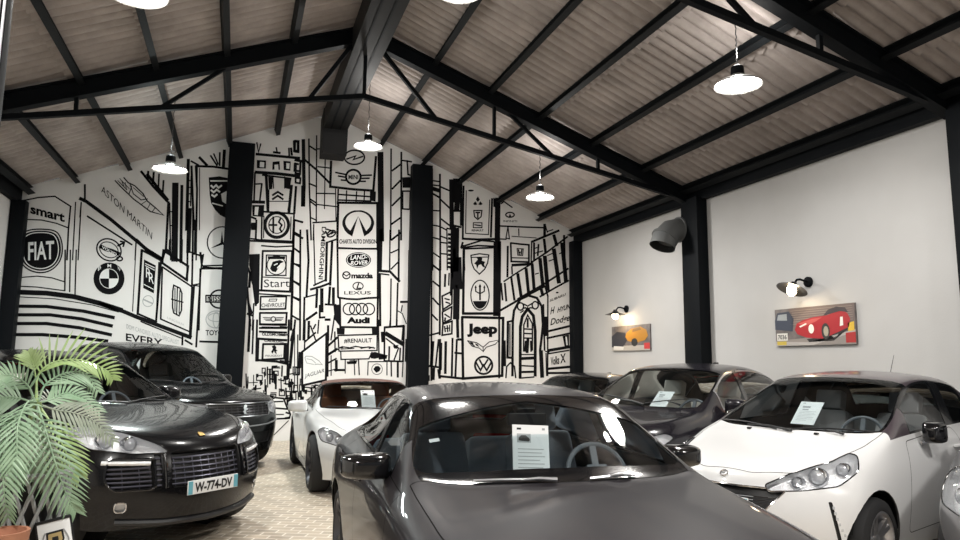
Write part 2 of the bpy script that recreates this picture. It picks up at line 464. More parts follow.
shp('print_old_car', [(.0, .45), (.24, .38), (.26, .72), (.2, .92), (.04, .9), (.0, .7)], (.05, .06, .09), 2)
shp('print_old_car_glass', [(.03, .7), (.17, .68), (.17, .86), (.05, .85)], (.35, .38, .4), 3)
shp('print_body', [(.27, .42), (.30, .30), (.42, .20), (.54, .17), (.62, .16), (.70, .22), (.82, .32), (.93, .42), (.95, .62), (.92, .76), (.86, .86), (.80, .82), (.68, .74), (.52, .72), (.38, .66), (.30, .58)], (.40, .018, .025), 3)
shp('print_body_light', [(.32, .58), (.50, .68), (.62, .70), (.54, .60), (.40, .50)], (.55, .10, .09), 4)
shp('print_cockpit', [(.64, .74), (.70, .88), (.80, .94), (.90, .90), (.93, .78), (.84, .82), (.74, .78)], (.05, .04, .05), 4)
shp('print_wheel', [(.66 + .05 * cos(a), .34 + .21 * sin(a)) for a in [2 * pi * k / 20 for k in range(20)]], (.035, .03, .03), 4)
shp('print_rim', [(.665 + .03 * cos(a), .34 + .13 * sin(a)) for a in [2 * pi * k / 20 for k in range(20)]], (.40, .36, .28), 5)
shp('print_roundel', [(.485 + .035 * cos(a), .42 + .12 * sin(a)) for a in [2 * pi * k / 20 for k in range(20)]], (.85, .80, .74), 5)
shp('print_door_number', [(.83, .45), (.87, .47), (.87, .68), (.84, .68)], (.85, .82, .76), 5)
shp('print_stripe', [(.33, .50), (.42, .58), (.43, .55), (.35, .47)], (.85, .82, .76), 5)
shp('print_red_plate', [(.89, .04), (1, .04), (1, .30), (.89, .28)], (.42, .03, .03), 3)
shp('print_yellow_plate', [(.92, .32), (.99, .33), (.99, .55), (.92, .52)], (.75, .48, .05), 3)
shp('print_number_plate', [(.02, .14), (.17, .14), (.17, .34), (.02, .34)], (.72, .70, .66), 3)
shp('print_yellow_strip', [(.02, .02), (.15, .02), (.15, .12), (.02, .12)], (.60, .45, .08), 3)
mb = MB(); put_text(mb, '7036', f(.035, .18, 4), (1, 0, 0), (0, 0, h * .12), bold=.02, width=w * .12); mb.build('print_lettering', mat('print_ink', (.02,.02,.02), .5), t, smooth=False)
t, f, shp, w, h = pic_panel(612, 327, 650.5, 350, 'small picture panel of a yellow car nearest the far corner', 'yellow')
shp('print_ground', [(0, 0), (1, 0), (1, .2), (0, .2)], (.45, .42, .38), 1)
shp('print_dark_car', [(0, .15), (.3, .12), (.42, .4), (.38, .72), (.15, .78), (0, .6)], (.04, .04, .05), 2)
shp('print_body', [(.38, .55), (.45, .38), (.65, .30), (.88, .38), (.96, .55), (.92, .78), (.78, .92), (.55, .86), (.42, .72)], (.48, .22, .03), 3)
shp('print_glass', [(.56, .72), (.80, .80), (.76, .90), (.58, .85)], (.25, .14, .05), 4)
shp('print_wheel', [(.62 + .08 * cos(a), .32 + .16 * sin(a)) for a in [2 * pi * k / 16 for k in range(16)]], (.03, .03, .03), 4)
shp('print_red_plate', [(.86, .05), (1, .05), (1, .28), (.86, .28)], (.55, .05, .05), 3)
shp('print_white_plate', [(.05, .05), (.32, .03), (.34, .16), (.06, .2)], (.7, .68, .64), 3)

warm = mat('warm_bulb', (1, .9, .8), .4, emit=(1, .80, .52), estr=25.)
def sconce(px, py, label, energy, lean=0.):
    p = at_x(px, py, WR)
    t = empty('wall_lamp', (WR, p.y, p.z), 0, label, 'lamp', 'wall lamps above the pictures')
    mb = MB(); mb.lathe([(0, 0), (.075, 0), (.075, .03), (.055, .045), (0, .045)], 24, Matrix.Rotation(-pi / 2, 4, 'Y')); mb.build('wall_plate', steel, t)
    mb = MB(); mb.tube([(-.03, 0, 0), (-.16, 0, .03), (-.22, 0, .02), (-.26, 0, -.03)], .016, 8); mb.build('lamp_arm', steel, t)
    R = Matrix.Translation((-.28, 0, -.05)) @ Matrix.Rotation(lean, 4, 'Y')
    mb = MB(); mb.lathe([(0, .03), (.04, .03), (.045, .0), (.08, -.035), (.205, -.075), (.21, -.082), (.20, -.08), (.07, -.042), (.03, -.01)], 28, R); mb.build('lamp_shade', mat('dark_enamel_shade', (.012, .012, .012), .3, coat=.5), t)
    mb = MB(); mb.sphere(R @ V((0, 0, -.095)), .066, (1, 1, 1.25)); mb.build('bulb', warm, t)
    l = bpy.data.lights.new('sconce_light', 'POINT'); l.energy = energy; l.color = (1, .74, .45); l.shadow_soft_size = .05
    lo = bpy.data.objects.new('sconce_light', l); COL.objects.link(lo); lo.parent = t; lo.location = R @ V((0, 0, -.21))
sconce(809, 282, 'wall lamp above the wide red car picture', 2.5, .45)
sconce(627, 309, 'wall lamp above the small yellow car picture', 9, 0.)

# flue elbow and sensor
p = at_x(680, 231, WR - .2)
t = empty('vent_elbow', (WR, p.y, p.z), 0, 'grey ribbed pipe elbow on the right wall beside the dark column', 'pipe')
em = mat('grey_pipe_plastic', (.13, .135, .135), .5)
mb = MB(); C = [(0, 0, 0), (-.22, 0, .02), (-.40, .0, -.03), (-.53, -.01, -.15), (-.60, -.02, -.32)]
mb.tube(C, [.215, .215, .22, .225, .23], 32, cap=False); mb.build('pipe_bend', em, t, ang=50)
mb = MB(); mb.tube([V(C[-1]) + V((.0, 0, .001)), V(C[-2]), C[-3]], [.222, .212, .205], 32, cap=False); mb.lathe([(0, 0), (.20, 0)], 32, Matrix.Translation(C[-3]) @ Matrix.Rotation(.7, 4, 'Y')); mb.build('pipe_inside', mat('dark_pipe_inside', (.02, .02, .02), .8), t)
for i, r in ((1, .235), (3, .245)):
    a = V(C[i]); d = (V(C[min(i + 1, 4)]) - V(C[i - 1])).normalized(); mb = MB(); mb.tube([a - d * .02, a + d * .02], r, 28); mb.build('pipe_collar', em, t, ang=50)
p = at_x(711, 291, WR - .2)
mb = MB(); mb.box((0, 0, 0), (.05, .07, .07), bev=.012); mb.lathe([(0, .03), (.02, .03), (.025, .0)], 16, Matrix.Translation((0, -.03, .0)) @ Matrix.Rotation(pi / 2, 4, 'X'))
o = mb.build('motion_sensor', mat('sensor_white', (.8,.8,.8), .5)); o.location = (WR - .02, Y1 - .29, p.z); tag(o, 'tiny white sensor box on the right wall by the dark column', 'sensor')
# ------------------------------------------------------------------ the painted city on the back wall
mural = empty('wall_mural', (AX, D, 0), 0, 'black and white city mural of sign boards painted on the back wall', 'mural')
paint_k = mat('mural_black_paint', (.005, .005, .006), .7, spec=.1); paint_w = mat('mural_white_paint', (.80, .81, .80), .7); paint_g = mat('mural_grey_paint', (.38, .39, .39), .7)
MV = V((AX, D, 0))
def wp(px, py, lay=0): return at_y(px, py, D - .004 - lay * .0012) - MV
def chaik(P, n=2):
    for _ in range(n):
        P = [q for i in range(len(P)) for a, b in ((P[i], P[(i + 1) % len(P)]),) for q in ((a[0] * .75 + b[0] * .25, a[1] * .75 + b[1] * .25), (a[0] * .25 + b[0] * .75, a[1] * .25 + b[1] * .75))]
    return P
class Ink:
    """strokes and patches of paint; points are in a sheet's own units: origin ox,oy and s units to one step"""
    def __init__(s, ox=0, oy=0, k=1., lay=0): s.o = (ox, oy, k); s.mb = MB(); s.lay = lay
    def sheet(s, ox, oy, k): s.o = (ox, oy, k); return s
    def P(s, x, y): return (s.o[0] + x / s.o[2], s.o[1] + y / s.o[2])
    def line(s, w, pts, closed=False):
        ps = [V((*s.P(*p), 0)) for p in pts]; h = w / s.o[2] / 2 * 1.22; n = len(ps); L = []; R = []
        for i, p in enumerate(ps):
            a = ps[i - 1] if (i > 0 or closed) else None; b = ps[(i + 1) % n] if (i < n - 1 or closed) else None
            d1 = (p - a).normalized() if a is not None and (p - a).length > 0 else None; d2 = (b - p).normalized() if b is not None and (b - p).length > 0 else None
            t = (d1 or d2) + (d2 or d1)
            t = t.normalized() if t.length > 1e-5 else (d1 or d2)
            nn = V((-t.y, t.x, 0)); c = max(.5, abs(nn.dot(V((-(d2 or d1).y, (d2 or d1).x, 0)))))
            e = 0.
            q = p - (d2 * h * .5 if a is None and d2 else V()) + (d1 * h * .5 if b is None and d1 else V())
            L.append(q + nn * h / c); R.append(q - nn * h / c)
        v = [[s.mb.bm.verts.new(wp(q.x, q.y, s.lay)) for q in S_] for S_ in (L, R)]
        for i in range(n if closed else n - 1):
            j = (i + 1) % n
            try: s.mb.bm.faces.new((v[0][i], v[0][j], v[1][j], v[1][i]))
            except ValueError: pass
        return s
    def lines(s, txt):
        for t in txt.split('|'):
            q = t.split(); s.line(float(q[0]), [tuple(map(float, p.split(','))) for p in q[1:]])
        return s
    def fill(s, *pts):
        s.mb.poly([wp(*s.P(*p), s.lay) for p in pts]); return s
    def fills(s, txt):
        for t in txt.split('|'): s.fill(*[tuple(map(float, p.split(','))) for p in t.split()])
        return s
    def ell(s, x, y, rx, ry, w=None, a0=0, a1=2 * pi, rot=0, n=28):
        full = abs(a1 - a0) > 6.28; P = []
        for k in range(n if full else n + 1):
            a = a0 + (a1 - a0) * k / n; u, v = rx * cos(a), ry * sin(a)
            P.append((x + u * cos(rot) - v * sin(rot), y + u * sin(rot) + v * cos(rot)))
        if w: s.line(w, P, full)
        else: s.fill(*P)
        return s
    def text(s, t, p0, p1, h, bold=0., shear=0., slant=None):
        """lettering from baseline start to baseline end, h tall"""
        vs, fs, asp = text_mesh(t, bold, shear); (x0, y0), (x1, y1) = p0, p1
        up = slant or (0, -h); bv = []
        for u, v in vs:
            bv.append(s.mb.bm.verts.new(wp(*s.P(x0 + (x1 - x0) * u + up[0] * v, y0 + (y1 - y0) * u + up[1] * v), s.lay)))
        for f in fs:
            try: s.mb.bm.faces.new([bv[i] for i in f])
            except ValueError: pass
        return s
    def done(s, name, m=None, parent=None):
        return s.mb.build(name, m or paint_k, parent or mural, smooth=False, fix=False)

# --- left tower: curved corner with stripes
A = Ink(0, 180, 6.75)
A.lines('8 150,140 260,118 370,110 480,180|9 476,180 462,330 452,540|7 510,150 490,540|7 548,150 527,540|7 160,266 280,270 380,292 466,325')
A.sheet(0, 250, 5.4).lines('5 90,150 200,141 280,150 350,172|5 90,195 200,200 350,220|22 85,227 250,233 400,252 540,288 655,325|4 90,252 300,264 500,297 640,335|15 85,303 250,305 450,330 615,365|15 80,350 270,350 440,372 605,410|15 75,397 250,397 430,420 600,458|15 68,457 230,457 400,470 580,492|7 352,0 350,220|6 380,0 376,226|6 412,0 405,240')
bb = A.done('painted_billboard')
Ink(0, 180, 6.75).text('smart', (205, 222), (437, 282), 62, .035).ell(166, 186, 17, 24, 8, -1.6, 1.6).done('lettering', None, bb)
I = Ink(0, 160, 2.7, 1); pts = [(58, 205), (80, 193), (112, 190), (145, 194), (160, 210), (166, 240), (160, 270), (140, 293), (110, 301), (80, 293), (60, 275), (53, 240)]
I.fill(*chaik(pts)).line(3, chaik([(55, 200), (80, 188), (112, 186), (150, 190), (164, 208), (170, 240), (163, 274), (140, 298), (110, 306), (78, 298), (56, 278), (49, 240)]), True); em = I.done('emblem', None, bb)
Ink(0, 160, 2.7, 2).text('FIAT', (76, 270), (146, 266), 50, .02).line(2, chaik([(64, 210), (82, 198), (112, 195), (142, 199), (154, 214), (159, 240), (154, 268), (138, 287), (110, 295), (82, 288), (66, 272), (60, 240)]), True).done('lettering', paint_w, em)
# --- second board: oval ring with arrow over the quartered roundel
A = Ink(80, 150, 4.908)
A.lines('14 0,238 30,252 150,340 270,440 330,490 398,532|7 36,325 255,465|5 275,440 270,540|6 6,260 0,330')
A.sheet(100, 240, 4.908).lines('4 178,10 160,350|16 0,308 90,340 185,380 290,420 445,478|5 200,400 400,482')
bb = A.done('painted_billboard')
I = Ink(80, 150, 4.908).ell(142, 490, 62, 52, 6, rot=.5).ell(142, 490, 48, 36, 4, rot=.5).lines('8 186,470 215,455|7 198,448 218,452 212,474|16 100,472 125,486 160,496 190,510')
I.sheet(100, 240, 4.908).ell(96, 92, 14, 10, 6); em = I.done('emblem', None, bb)
Ink(80, 150, 4.908, 1).text('VOLVO', (108, 482), (180, 520), 14, .02).done('lettering', paint_w, em)
I = Ink(109, 278.5, 1).ell(0, 0, 15.5, 16); em = I.done('emblem', None, bb)
I = Ink(109, 278.5, 1, 1).ell(0, 0, 9.6, 10)
I.text('B', (-11, -7.5), (-8, -10), 4, .01).text('M', (-1.5, -11.3), (2.2, -11), 3.6, .01).text('W', (8.5, -10), (11.5, -6.6), 3.6, .01).done('emblem_light', paint_w, em)
I = Ink(109, 278.5, 1, 2)
for a in (pi / 2, 3 * pi / 2): I.fill((0, 0), *[(9 * cos(a + .0 + q * pi / 12), 9.4 * sin(a + q * pi / 12)) for q in range(7)])
I.done('emblem_quarter', None, em)
I = Ink(110, 310, 10.667).text('DOM CANDRES AUTO SPECIALIST', (175, 195), (735, 372), 50, .0).done('lettering', paint_g, bb)
Ink(110, 310, 10.667).text('EVERY', (170, 325), (560, 390), 80, .02).done('lettering', None, bb)
# --- winged board at the top
A = Ink(80, 150, 4.908)
A.lines('8 24,170 24,250|10 300,105 360,180 428,252|10 434,255 422,485|10 422,485 478,545|8 405,540 420,488')
bb = A.done('painted_billboard')
Ink(80, 150, 4.908).text('ASTON MARTIN', (104, 205), (352, 440), 38, .0, slant=(3, -36)).done('lettering', None, bb)
Ink(80, 150, 4.908).lines('5 172,150 205,185 240,218 262,240 300,268 345,302 410,320 372,285 330,250 310,215 268,175 236,160 215,135|3 185,150 230,195|3 195,140 242,190|4 246,170 262,215 300,245 332,240|4 240,218 254,178|3 262,185 312,228|3 300,268 325,250|3 330,290 345,262|3 355,302 368,285|3 205,150 215,178|3 222,158 228,196').done('emblem', None, bb)
# --- two tall panels under the ledge
A = Ink(100, 240, 4.908)
A.lines('10 205,48 185,365|9 300,98 275,400|9 205,50 300,97|14 178,0 255,72 305,100|8 186,362 278,402'); bb = A.done('painted_billboard')
Ink(100, 240, 4.908).fills('216,95 274,125 264,262 212,236').done('emblem', None, bb)
Ink(100, 240, 4.908, 1).text('R', (226, 182), (250, 194), 52, .0).text('R', (240, 205), (264, 217), 52, .0).lines('3 222,115 268,136|3 222,125 268,148|3 216,218 262,242').done('emblem_light', paint_w, bb)
Ink(100, 240, 4.908).ell(236, 300, 26, 27, 3, rot=.3).lines('6 214,292 258,312').done('emblem', paint_g, bb)
A = Ink(100, 240, 4.908)
A.lines('7 306,132 452,230|7 306,132 298,388|6 298,388 440,450|8 452,230 440,475|10 312,48 305,112 425,196 432,128 312,52|7 290,110 276,405'); bb = A.done('painted_billboard')
I = Ink(100, 240, 4.908)
I.line(6, [(362, 222), (392, 236), (402, 262), (400, 345), (388, 372), (362, 358), (356, 330), (357, 250)], True).lines('5 380,228 376,368|5 350,290 408,306|4 368,236 368,350|4 392,248 388,360'); I.done('emblem', None, bb)
Ink(100, 240, 4.908).text('LINCOLN', (330, 385), (410, 420), 10).done('lettering', paint_g, bb)
# --- narrow towers between the winged board and the crest board
A = Ink(80, 150, 4.908)
A.lines('9 335,105 332,140|9 362,110 358,165|7 388,118 384,195|8 410,150 405,225|12 330,120 430,245|26 468,168 464,540|12 500,175 494,545|9 528,130 524,285|5 545,130 543,275|18 538,290 532,500|8 556,280 552,545|6 575,80 570,540|5 524,150 545,150|5 524,180 545,185|5 524,215 545,215|5 524,250 545,255|6 440,260 445,540|5 440,300 455,305|5 440,370 455,372')
A.sheet(100, 240, 4.908).lines('8 430,0 428,200|7 455,65 452,220|6 455,68 502,75 490,215 452,222|8 462,225 445,475|8 490,225 472,525|6 508,70 502,110|8 405,470 404,515|8 418,492 452,512|10 344,0 342,60|8 372,20 370,90|12 400,0 398,110')
A.done('painted_building')
# --- crest and star board, ring board under it
A = Ink(180, 130, 5.4)
A.lines('9 85,195 92,320 88,545|4 106,205 105,540|10 85,195 180,198 275,212|10 62,195 75,540|14 45,160 36,540|12 105,148 145,190|8 165,138 200,192|7 182,128 206,185|8 215,122 214,192|14 240,110 234,205|8 60,168 100,190')
A.sheet(180, 220, 4.908).lines('7 75,0 72,160|9 100,160 108,225|9 108,238 230,236|6 108,225 225,222|8 100,240 92,540|6 45,155 105,178|7 62,180 58,320|5 58,320 98,325')
A.sheet(100, 240, 4.908).lines('8 505,133 615,143|8 490,498 620,502')
bb = A.done('painted_billboard')
I = Ink(180, 130, 5.4).fill((155, 256), (212, 250), (272, 262), (272, 480), (245, 474), (215, 458), (190, 432), (168, 395), (160, 350)); em = I.done('emblem', None, bb)
Ink(180, 130, 5.4, 1).lines('6 165,275 265,275|8 168,300 180,312 195,298 208,312 224,300|8 168,325 182,336 198,322 214,334|8 172,350 186,360 200,348').fills('222,345 250,330 268,345 270,388 250,400 228,385').lines('5 175,395 230,410').done('emblem_light', paint_w, em)
I = Ink(180, 220, 4.908).ell(208, 110, 74, 77, 5); I.fills('206,52 213,110 205,118 199,110|148,140 205,108 214,114 206,122|262,140 212,108 204,114 210,122'); I.done('emblem', None, bb)
I = Ink(100, 240, 4.908).ell(585, 290, 46, 44, 7).lines('6 520,272 625,272 625,306 520,304 520,272'); I.done('emblem', None, bb)
Ink(100, 240, 4.908, 1).text('NISSAN', (528, 300), (640, 300), 24, .02).done('lettering', None, bb)
Ink(180, 220, 4.908).text('2', (205, 325), (240, 322), 60, .02, .2).done('lettering', None, bb)
Ink(100, 240, 4.908).ell(570, 390, 50, 42, 4).ell(570, 380, 40, 20, 3).ell(570, 392, 15, 38, 3).done('emblem', paint_g, bb)
Ink(100, 240, 4.908).text('TOYOTA', (518, 467), (640, 467), 26, .02).done('lettering', None, bb)

# --- tower of stacked boards right of the first column
A = Ink(180, 130, 5.4)
A.lines('12 412,130 520,140 645,152|7 415,68 424,120 436,75|7 520,95 525,125|10 505,120 540,124|8 588,98 590,140|10 600,98 604,135|12 620,60 638,62 638,115 618,112 620,62|14 408,228 520,235 645,250|8 445,243 600,262|13 465,240 475,435|13 602,300 588,445|8 405,230 400,380|8 442,290 430,390|7 405,292 442,290|14 392,388 455,390|9 385,470 410,480|9 620,180 640,185|9 620,180 618,220 648,222')
A.fills('415,162 465,165 464,208 415,206|500,172 538,168 540,215 498,214|558,166 598,170 596,220 560,216|476,252 502,255 498,318 480,322|566,258 602,262 592,320 566,314|390,405 455,405 452,470 392,465|384,500 415,500 410,540 384,540')
bl = A.done('painted_building')
for q_ in '432,172 455,174 454,202 430,200|510,188 530,186 532,215 510,214|574,178 592,180 590,210 574,208|405,415 425,415 420,460 402,458'.split('|'): Ink(180, 130, 5.4, 1).fills(q_).done('painted_window', paint_w, bl)
A = Ink(180, 130, 5.4).lines('5 502,252 505,315|5 565,252 565,315|5 480,322 480,420|5 600,322 583,432|4 478,385 590,385'); bb = A.done('painted_billboard')
Ink(180, 130, 5.4).lines('9 500,352 528,334 556,352|9 500,374 528,355 556,374').done('emblem', None, bb)
A = Ink(180, 130, 5.4).lines('8 440,440 610,452'); A.sheet(180, 220, 4.908).lines('7 402,-40 400,98|7 560,-30 553,105|8 398,98 555,106|4 412,-20 410,88|4 545,-15 542,95'); bb = A.done('painted_billboard')
I = Ink(276.8, 225, 1).ell(0, 0, 11.8, 12.3, 2.6).ell(0, 0, 8, 8.4, .8).lines('1.6 -3.5,-8 -3.5,8|1.6 -8,0 0,0|1.5 4,-7 2,-3 5,0 3,4 5,7'); I.done('emblem', None, bb)
A = Ink(180, 220, 4.908)
A.lines('8 345,102 550,112|6 400,126 470,132 550,128|8 405,152 552,152|8 406,152 400,342|8 550,152 540,345|4 408,280 545,286|9 388,345 548,352|6 385,362 540,372|9 388,100 400,100|5 424,172 522,174|5 424,172 422,270|5 522,174 520,270|5 420,272 522,272'); bb = A.done('painted_billboard')
Ink(180, 220, 4.908).ell(473, 222, 46, 46, 4).fills('430,178 518,178 514,192 432,192|442,238 455,205 490,196 510,205 492,214 486,232 470,256 452,252').done('emblem', None, bb)
Ink(180, 220, 4.908, 1).lines('4 462,222 478,214|4 478,236 490,222').done('emblem_light', paint_w, bb)
Ink(180, 220, 4.908).text('Start', (412, 330), (538, 328), 40, .0).done('lettering', None, bb)
A = Ink(180, 220, 4.908).lines('7 396,376 522,376 518,436 394,438 396,376'); bb = A.done('painted_billboard')
Ink(180, 220, 4.908).text('CHEVROLET', (400, 428), (515, 424), 19, .01).lines('3 440,388 476,388 472,398 436,398 440,388').done('lettering', None, bb)
A = Ink(180, 220, 4.908).lines('8 392,456 524,456 520,512 392,512 392,456|8 390,530 524,530'); bb = A.done('painted_billboard')
Ink(180, 220, 4.908).ell(458, 486, 11, 11, 4).lines('3 408,478 445,480|3 412,486 445,487|3 420,493 445,493|3 508,478 470,480|3 505,486 470,487|3 498,493 470,493').done('emblem', None, bb)
A = Ink(180, 320, 4.15)
A.lines('8 335,18 442,20|6 340,30 440,32|7 330,48 442,52|8 330,78 442,84|7 345,100 435,100 432,160 342,165 345,100|8 318,166 400,172 445,182|7 320,0 316,170|7 452,0 445,245|7 478,0 458,200|9 290,0 284,130|6 305,0 300,140|8 325,75 322,170|6 466,60 450,240'); bb = A.done('painted_billboard')
Ink(180, 320, 4.15).fills('378,132 386,118 380,110 392,104 400,112 398,122 406,128 398,130 402,142 394,136 390,128 384,140').text('PEUGEOT', (355, 152), (425, 152), 8).done('emblem', None, bb)
Ink(180, 320, 4.15).text('OLDSMOBILE', (340, 64), (438, 66), 12, .03).done('lettering', None, bb)
Ink(180, 320, 4.15).text('CADILLAC', (350, 90), (430, 94), 10, .03).done('lettering', None, bb)
A = Ink(180, 220, 4.908).fills('340,168 392,166 388,405 372,420 355,290 340,225').lines('8 335,235 360,320 372,420|10 345,255 340,330|9 330,330 345,520|6 362,410 355,540|9 335,405 352,455 340,470|8 330,460 358,470|8 375,0 372,90|8 345,20 340,90|6 342,90 395,98')
A.lines('10 560,0 552,280 545,540|7 562,60 592,78|7 562,140 592,160|7 558,215 592,222|7 556,300 592,325|7 550,375 592,392|7 545,468 592,492').done('painted_building')
# --- crowd of tiny street shapes low on the wall
rnd = random.Random(5); A = Ink(0, 0, 1)
for k in range(120):
    x = rnd.uniform(244, 318); y = rnd.uniform(366, 402) + (6 if x < 262 else 0); q = rnd.random()
    if q < .40: A.line(rnd.uniform(.7, 1.7), [(x, y), (x + rnd.uniform(-.6, .6), y + rnd.uniform(5, 15))])
    elif q < .70: A.line(rnd.uniform(.7, 1.4), [(x, y), (x + rnd.uniform(4, 11), y + rnd.uniform(-1.5, 1.5))])
    elif q < .85: w_, h_ = rnd.uniform(3, 6), rnd.uniform(4, 8); A.line(.9, [(x, y), (x + w_, y), (x + w_, y + h_), (x, y + h_)], True)
    else: A.fill((x, y), (x + rnd.uniform(1.5, 3.5), y), (x + 2.5, y + rnd.uniform(2, 6)), (x, y + 4))
A.done('painted_street_crowd')
Ink(180, 320, 4.15, 1).fills('358,372 374,328 395,318 432,322 450,366 462,374 462,400 456,416 360,418 354,398').done('board_ground', paint_w)
A = Ink(180, 320, 4.15, 2)
A.lines('6 362,372 376,330 395,322 430,326 446,368|6 358,376 400,366 450,370 458,392 454,408 362,412 358,376|5 378,340 428,338|5 380,336 378,365|6 366,388 384,384|6 440,384 454,388|8 364,410 380,414|8 438,408 452,406|4 395,392 430,392|3 385,482 450,418'); A.done('painted_car')

# --- centre towers
A = Ink(280, 120, 4.5)
A.lines('13 105,90 108,300 104,385|6 130,85 132,300 140,540|5 165,70 163,460|5 205,100 203,200|4 203,200 200,400|4 250,310 252,455|8 110,178 165,225 222,282|6 135,118 160,135|6 135,200 165,222|6 130,285 165,300|6 135,355 165,375|6 135,365 165,388|5 165,330 250,332|5 165,380 255,390|5 165,130 200,130|5 170,210 222,216|5 140,440 165,452|7 62,95 84,95 82,145 64,142 62,95|9 72,300 64,420|8 65,450 102,460|8 65,512 102,532|10 68,180 100,186|8 72,195 70,240 90,242 92,190|7 70,260 92,262 90,285 70,282 70,260|16 105,300 104,385')
A.done('painted_building')
A = Ink(280, 120, 4.5)
A.lines('9 230,185 226,300 330,312 420,318 432,165|6 262,312 260,370|5 300,318 298,368|5 345,322 342,370|5 380,322 378,370|6 265,335 405,345|6 262,360 410,365').fills('405,320 432,322 430,368 404,362'); bb = A.done('painted_billboard')
I = Ink(280, 120, 4.5).ell(330, 256, 33, 32, 8).lines('6 250,236 300,246|6 262,252 298,258|6 275,270 300,272|6 412,248 362,250|6 402,262 362,263|6 385,276 360,276').ell(335, 168, 45, 32, 6).lines('6 300,176 340,162 330,178 372,164'); I.done('emblem', None, bb)
Ink(280, 120, 4.5).text('MINI', (308, 266), (352, 266), 20, .03).done('lettering', None, bb)
A = Ink(280, 120, 4.5).lines('9 258,372 442,374|9 262,372 258,540|12 440,372 440,540'); A.sheet(280, 230, 4.907).lines('9 282,-60 282,88|8 282,88 380,92 482,92|14 484,-60 482,95'); bb = A.done('painted_billboard')
I = Ink(352, 0, 1)
I = Ink(280, 120, 4.5)
outer = [(352 + 72 * cos(a), 465 + 60 * sin(a)) for a in [radians(q) for q in range(112, 429, 12)]]
inner = [(352 + 58 * cos(a), 460 + 47 * sin(a)) for a in [radians(q) for q in range(130, 411, 12)]]
n_ = min(len(outer), len(inner))
for k in range(n_ - 1):
    f0 = k / (n_ - 1); f1 = (k + 1) / (n_ - 1)
    g = lambda P, f: P[min(int(f * (len(P) - 1) + .5), len(P) - 1)]
    I.fill(g(outer, f0), g(outer, f1), g(inner, f1), g(inner, f0))
I.fills('352,432 325,524 300,508 318,496|352,432 379,524 404,508 386,496'); I.done('emblem', None, bb)
Ink(280, 230, 4.907).text('CHARTS AUTO DIVISION', (291, 66), (474, 66), 21, .03).done('lettering', None, bb)
A = Ink(280, 230, 4.907).lines('8 282,88 285,330|9 481,90 480,335|8 286,332 330,338 380,340 430,334 482,332'); bb = A.done('painted_billboard')
em = Ink(280, 230, 4.907).ell(385, 147, 62, 38).done('emblem', None, bb)
Ink(280, 230, 4.907, 1).text('LAND-', (345, 146), (428, 142), 22, .02, .2).text('-ROVER', (338, 172), (430, 168), 20, .02, .2).ell(385, 147, 56, 33, 2).done('lettering', paint_w, em)
Ink(280, 230, 4.907).ell(326, 222, 18, 17, 5).lines('4 312,216 326,226 340,216').text('mazda', (350, 236), (456, 236), 26, .045).ell(383, 275, 25, 18, 4).lines('5 386,262 378,286 396,286').text('LEXUS', (315, 316), (446, 316), 17, .01).done('lettering', None, bb)
A = Ink(280, 230, 4.907).lines('8 294,336 296,475|8 480,336 478,476|8 294,476 480,478').fills('262,370 292,365 292,470 268,440|278,480 318,482 316,512 280,512|450,480 482,480 480,512 452,512'); bb = A.done('painted_billboard')
I = Ink(280, 230, 4.907)
for x in (338, 369, 402, 436): I.ell(x, 388, 28, 28, 5)
I.done('emblem', None, bb)
Ink(280, 230, 4.907).text('Audi', (328, 456), (441, 456), 28, .06).done('lettering', None, bb)
A = Ink(280, 320, 6.75).lines('8 390,104 655,97|8 392,104 398,210|8 656,97 655,208|7 396,210 655,206|7 410,216 412,266 600,262 622,216|5 470,275 520,275|6 440,270 440,360|6 500,270 505,370|7 530,270 535,370').fills('608,225 640,215 730,240 640,262 612,258|370,270 390,268 390,345 372,350|450,280 520,278 515,296 455,298|365,330 440,330 440,345 365,345'); bb = A.done('painted_billboard')
Ink(280, 320, 6.75).text('#RENAULT', (432, 154), (620, 150), 28, .02).done('lettering', None, bb)
Ink(280, 320, 6.75).lines('7 402,188 420,180 470,188 510,178 560,186 600,182 640,190|5 410,196 500,192|8 405,186 425,186|6 545,192 575,186|6 600,192 630,184').done('painted_car', None, bb)
Ink(280, 320, 6.75, 1).fills('150,215 235,150 312,92 310,405 225,425 150,442').done('board_ground', paint_w)
A = Ink(280, 320, 6.75, 2).lines('12 150,215 235,150 312,92 310,405 225,425 150,442 150,215|16 135,220 132,320'); bb = A.done('painted_billboard')
Ink(280, 320, 6.75, 2).lines('5 168,255 175,244 215,246 262,275 285,302 255,298 235,300|4 168,255 180,290 228,300|4 180,262 215,268 240,290').done('emblem', paint_g, bb)
Ink(280, 320, 6.75, 2).text('JAGUAR', (166, 392), (299, 352), 30, .0, slant=(4, -28)).done('lettering', None, bb)
A = Ink(280, 320, 6.75).lines('6 595,282 722,280 722,372|6 595,282 592,372'); bb = A.done('painted_billboard')
Ink(280, 320, 6.75).ell(655, 332, 36, 36, 3).fills('630,330 645,312 665,310 680,325 672,345 650,356 640,345').done('emblem', None, bb)
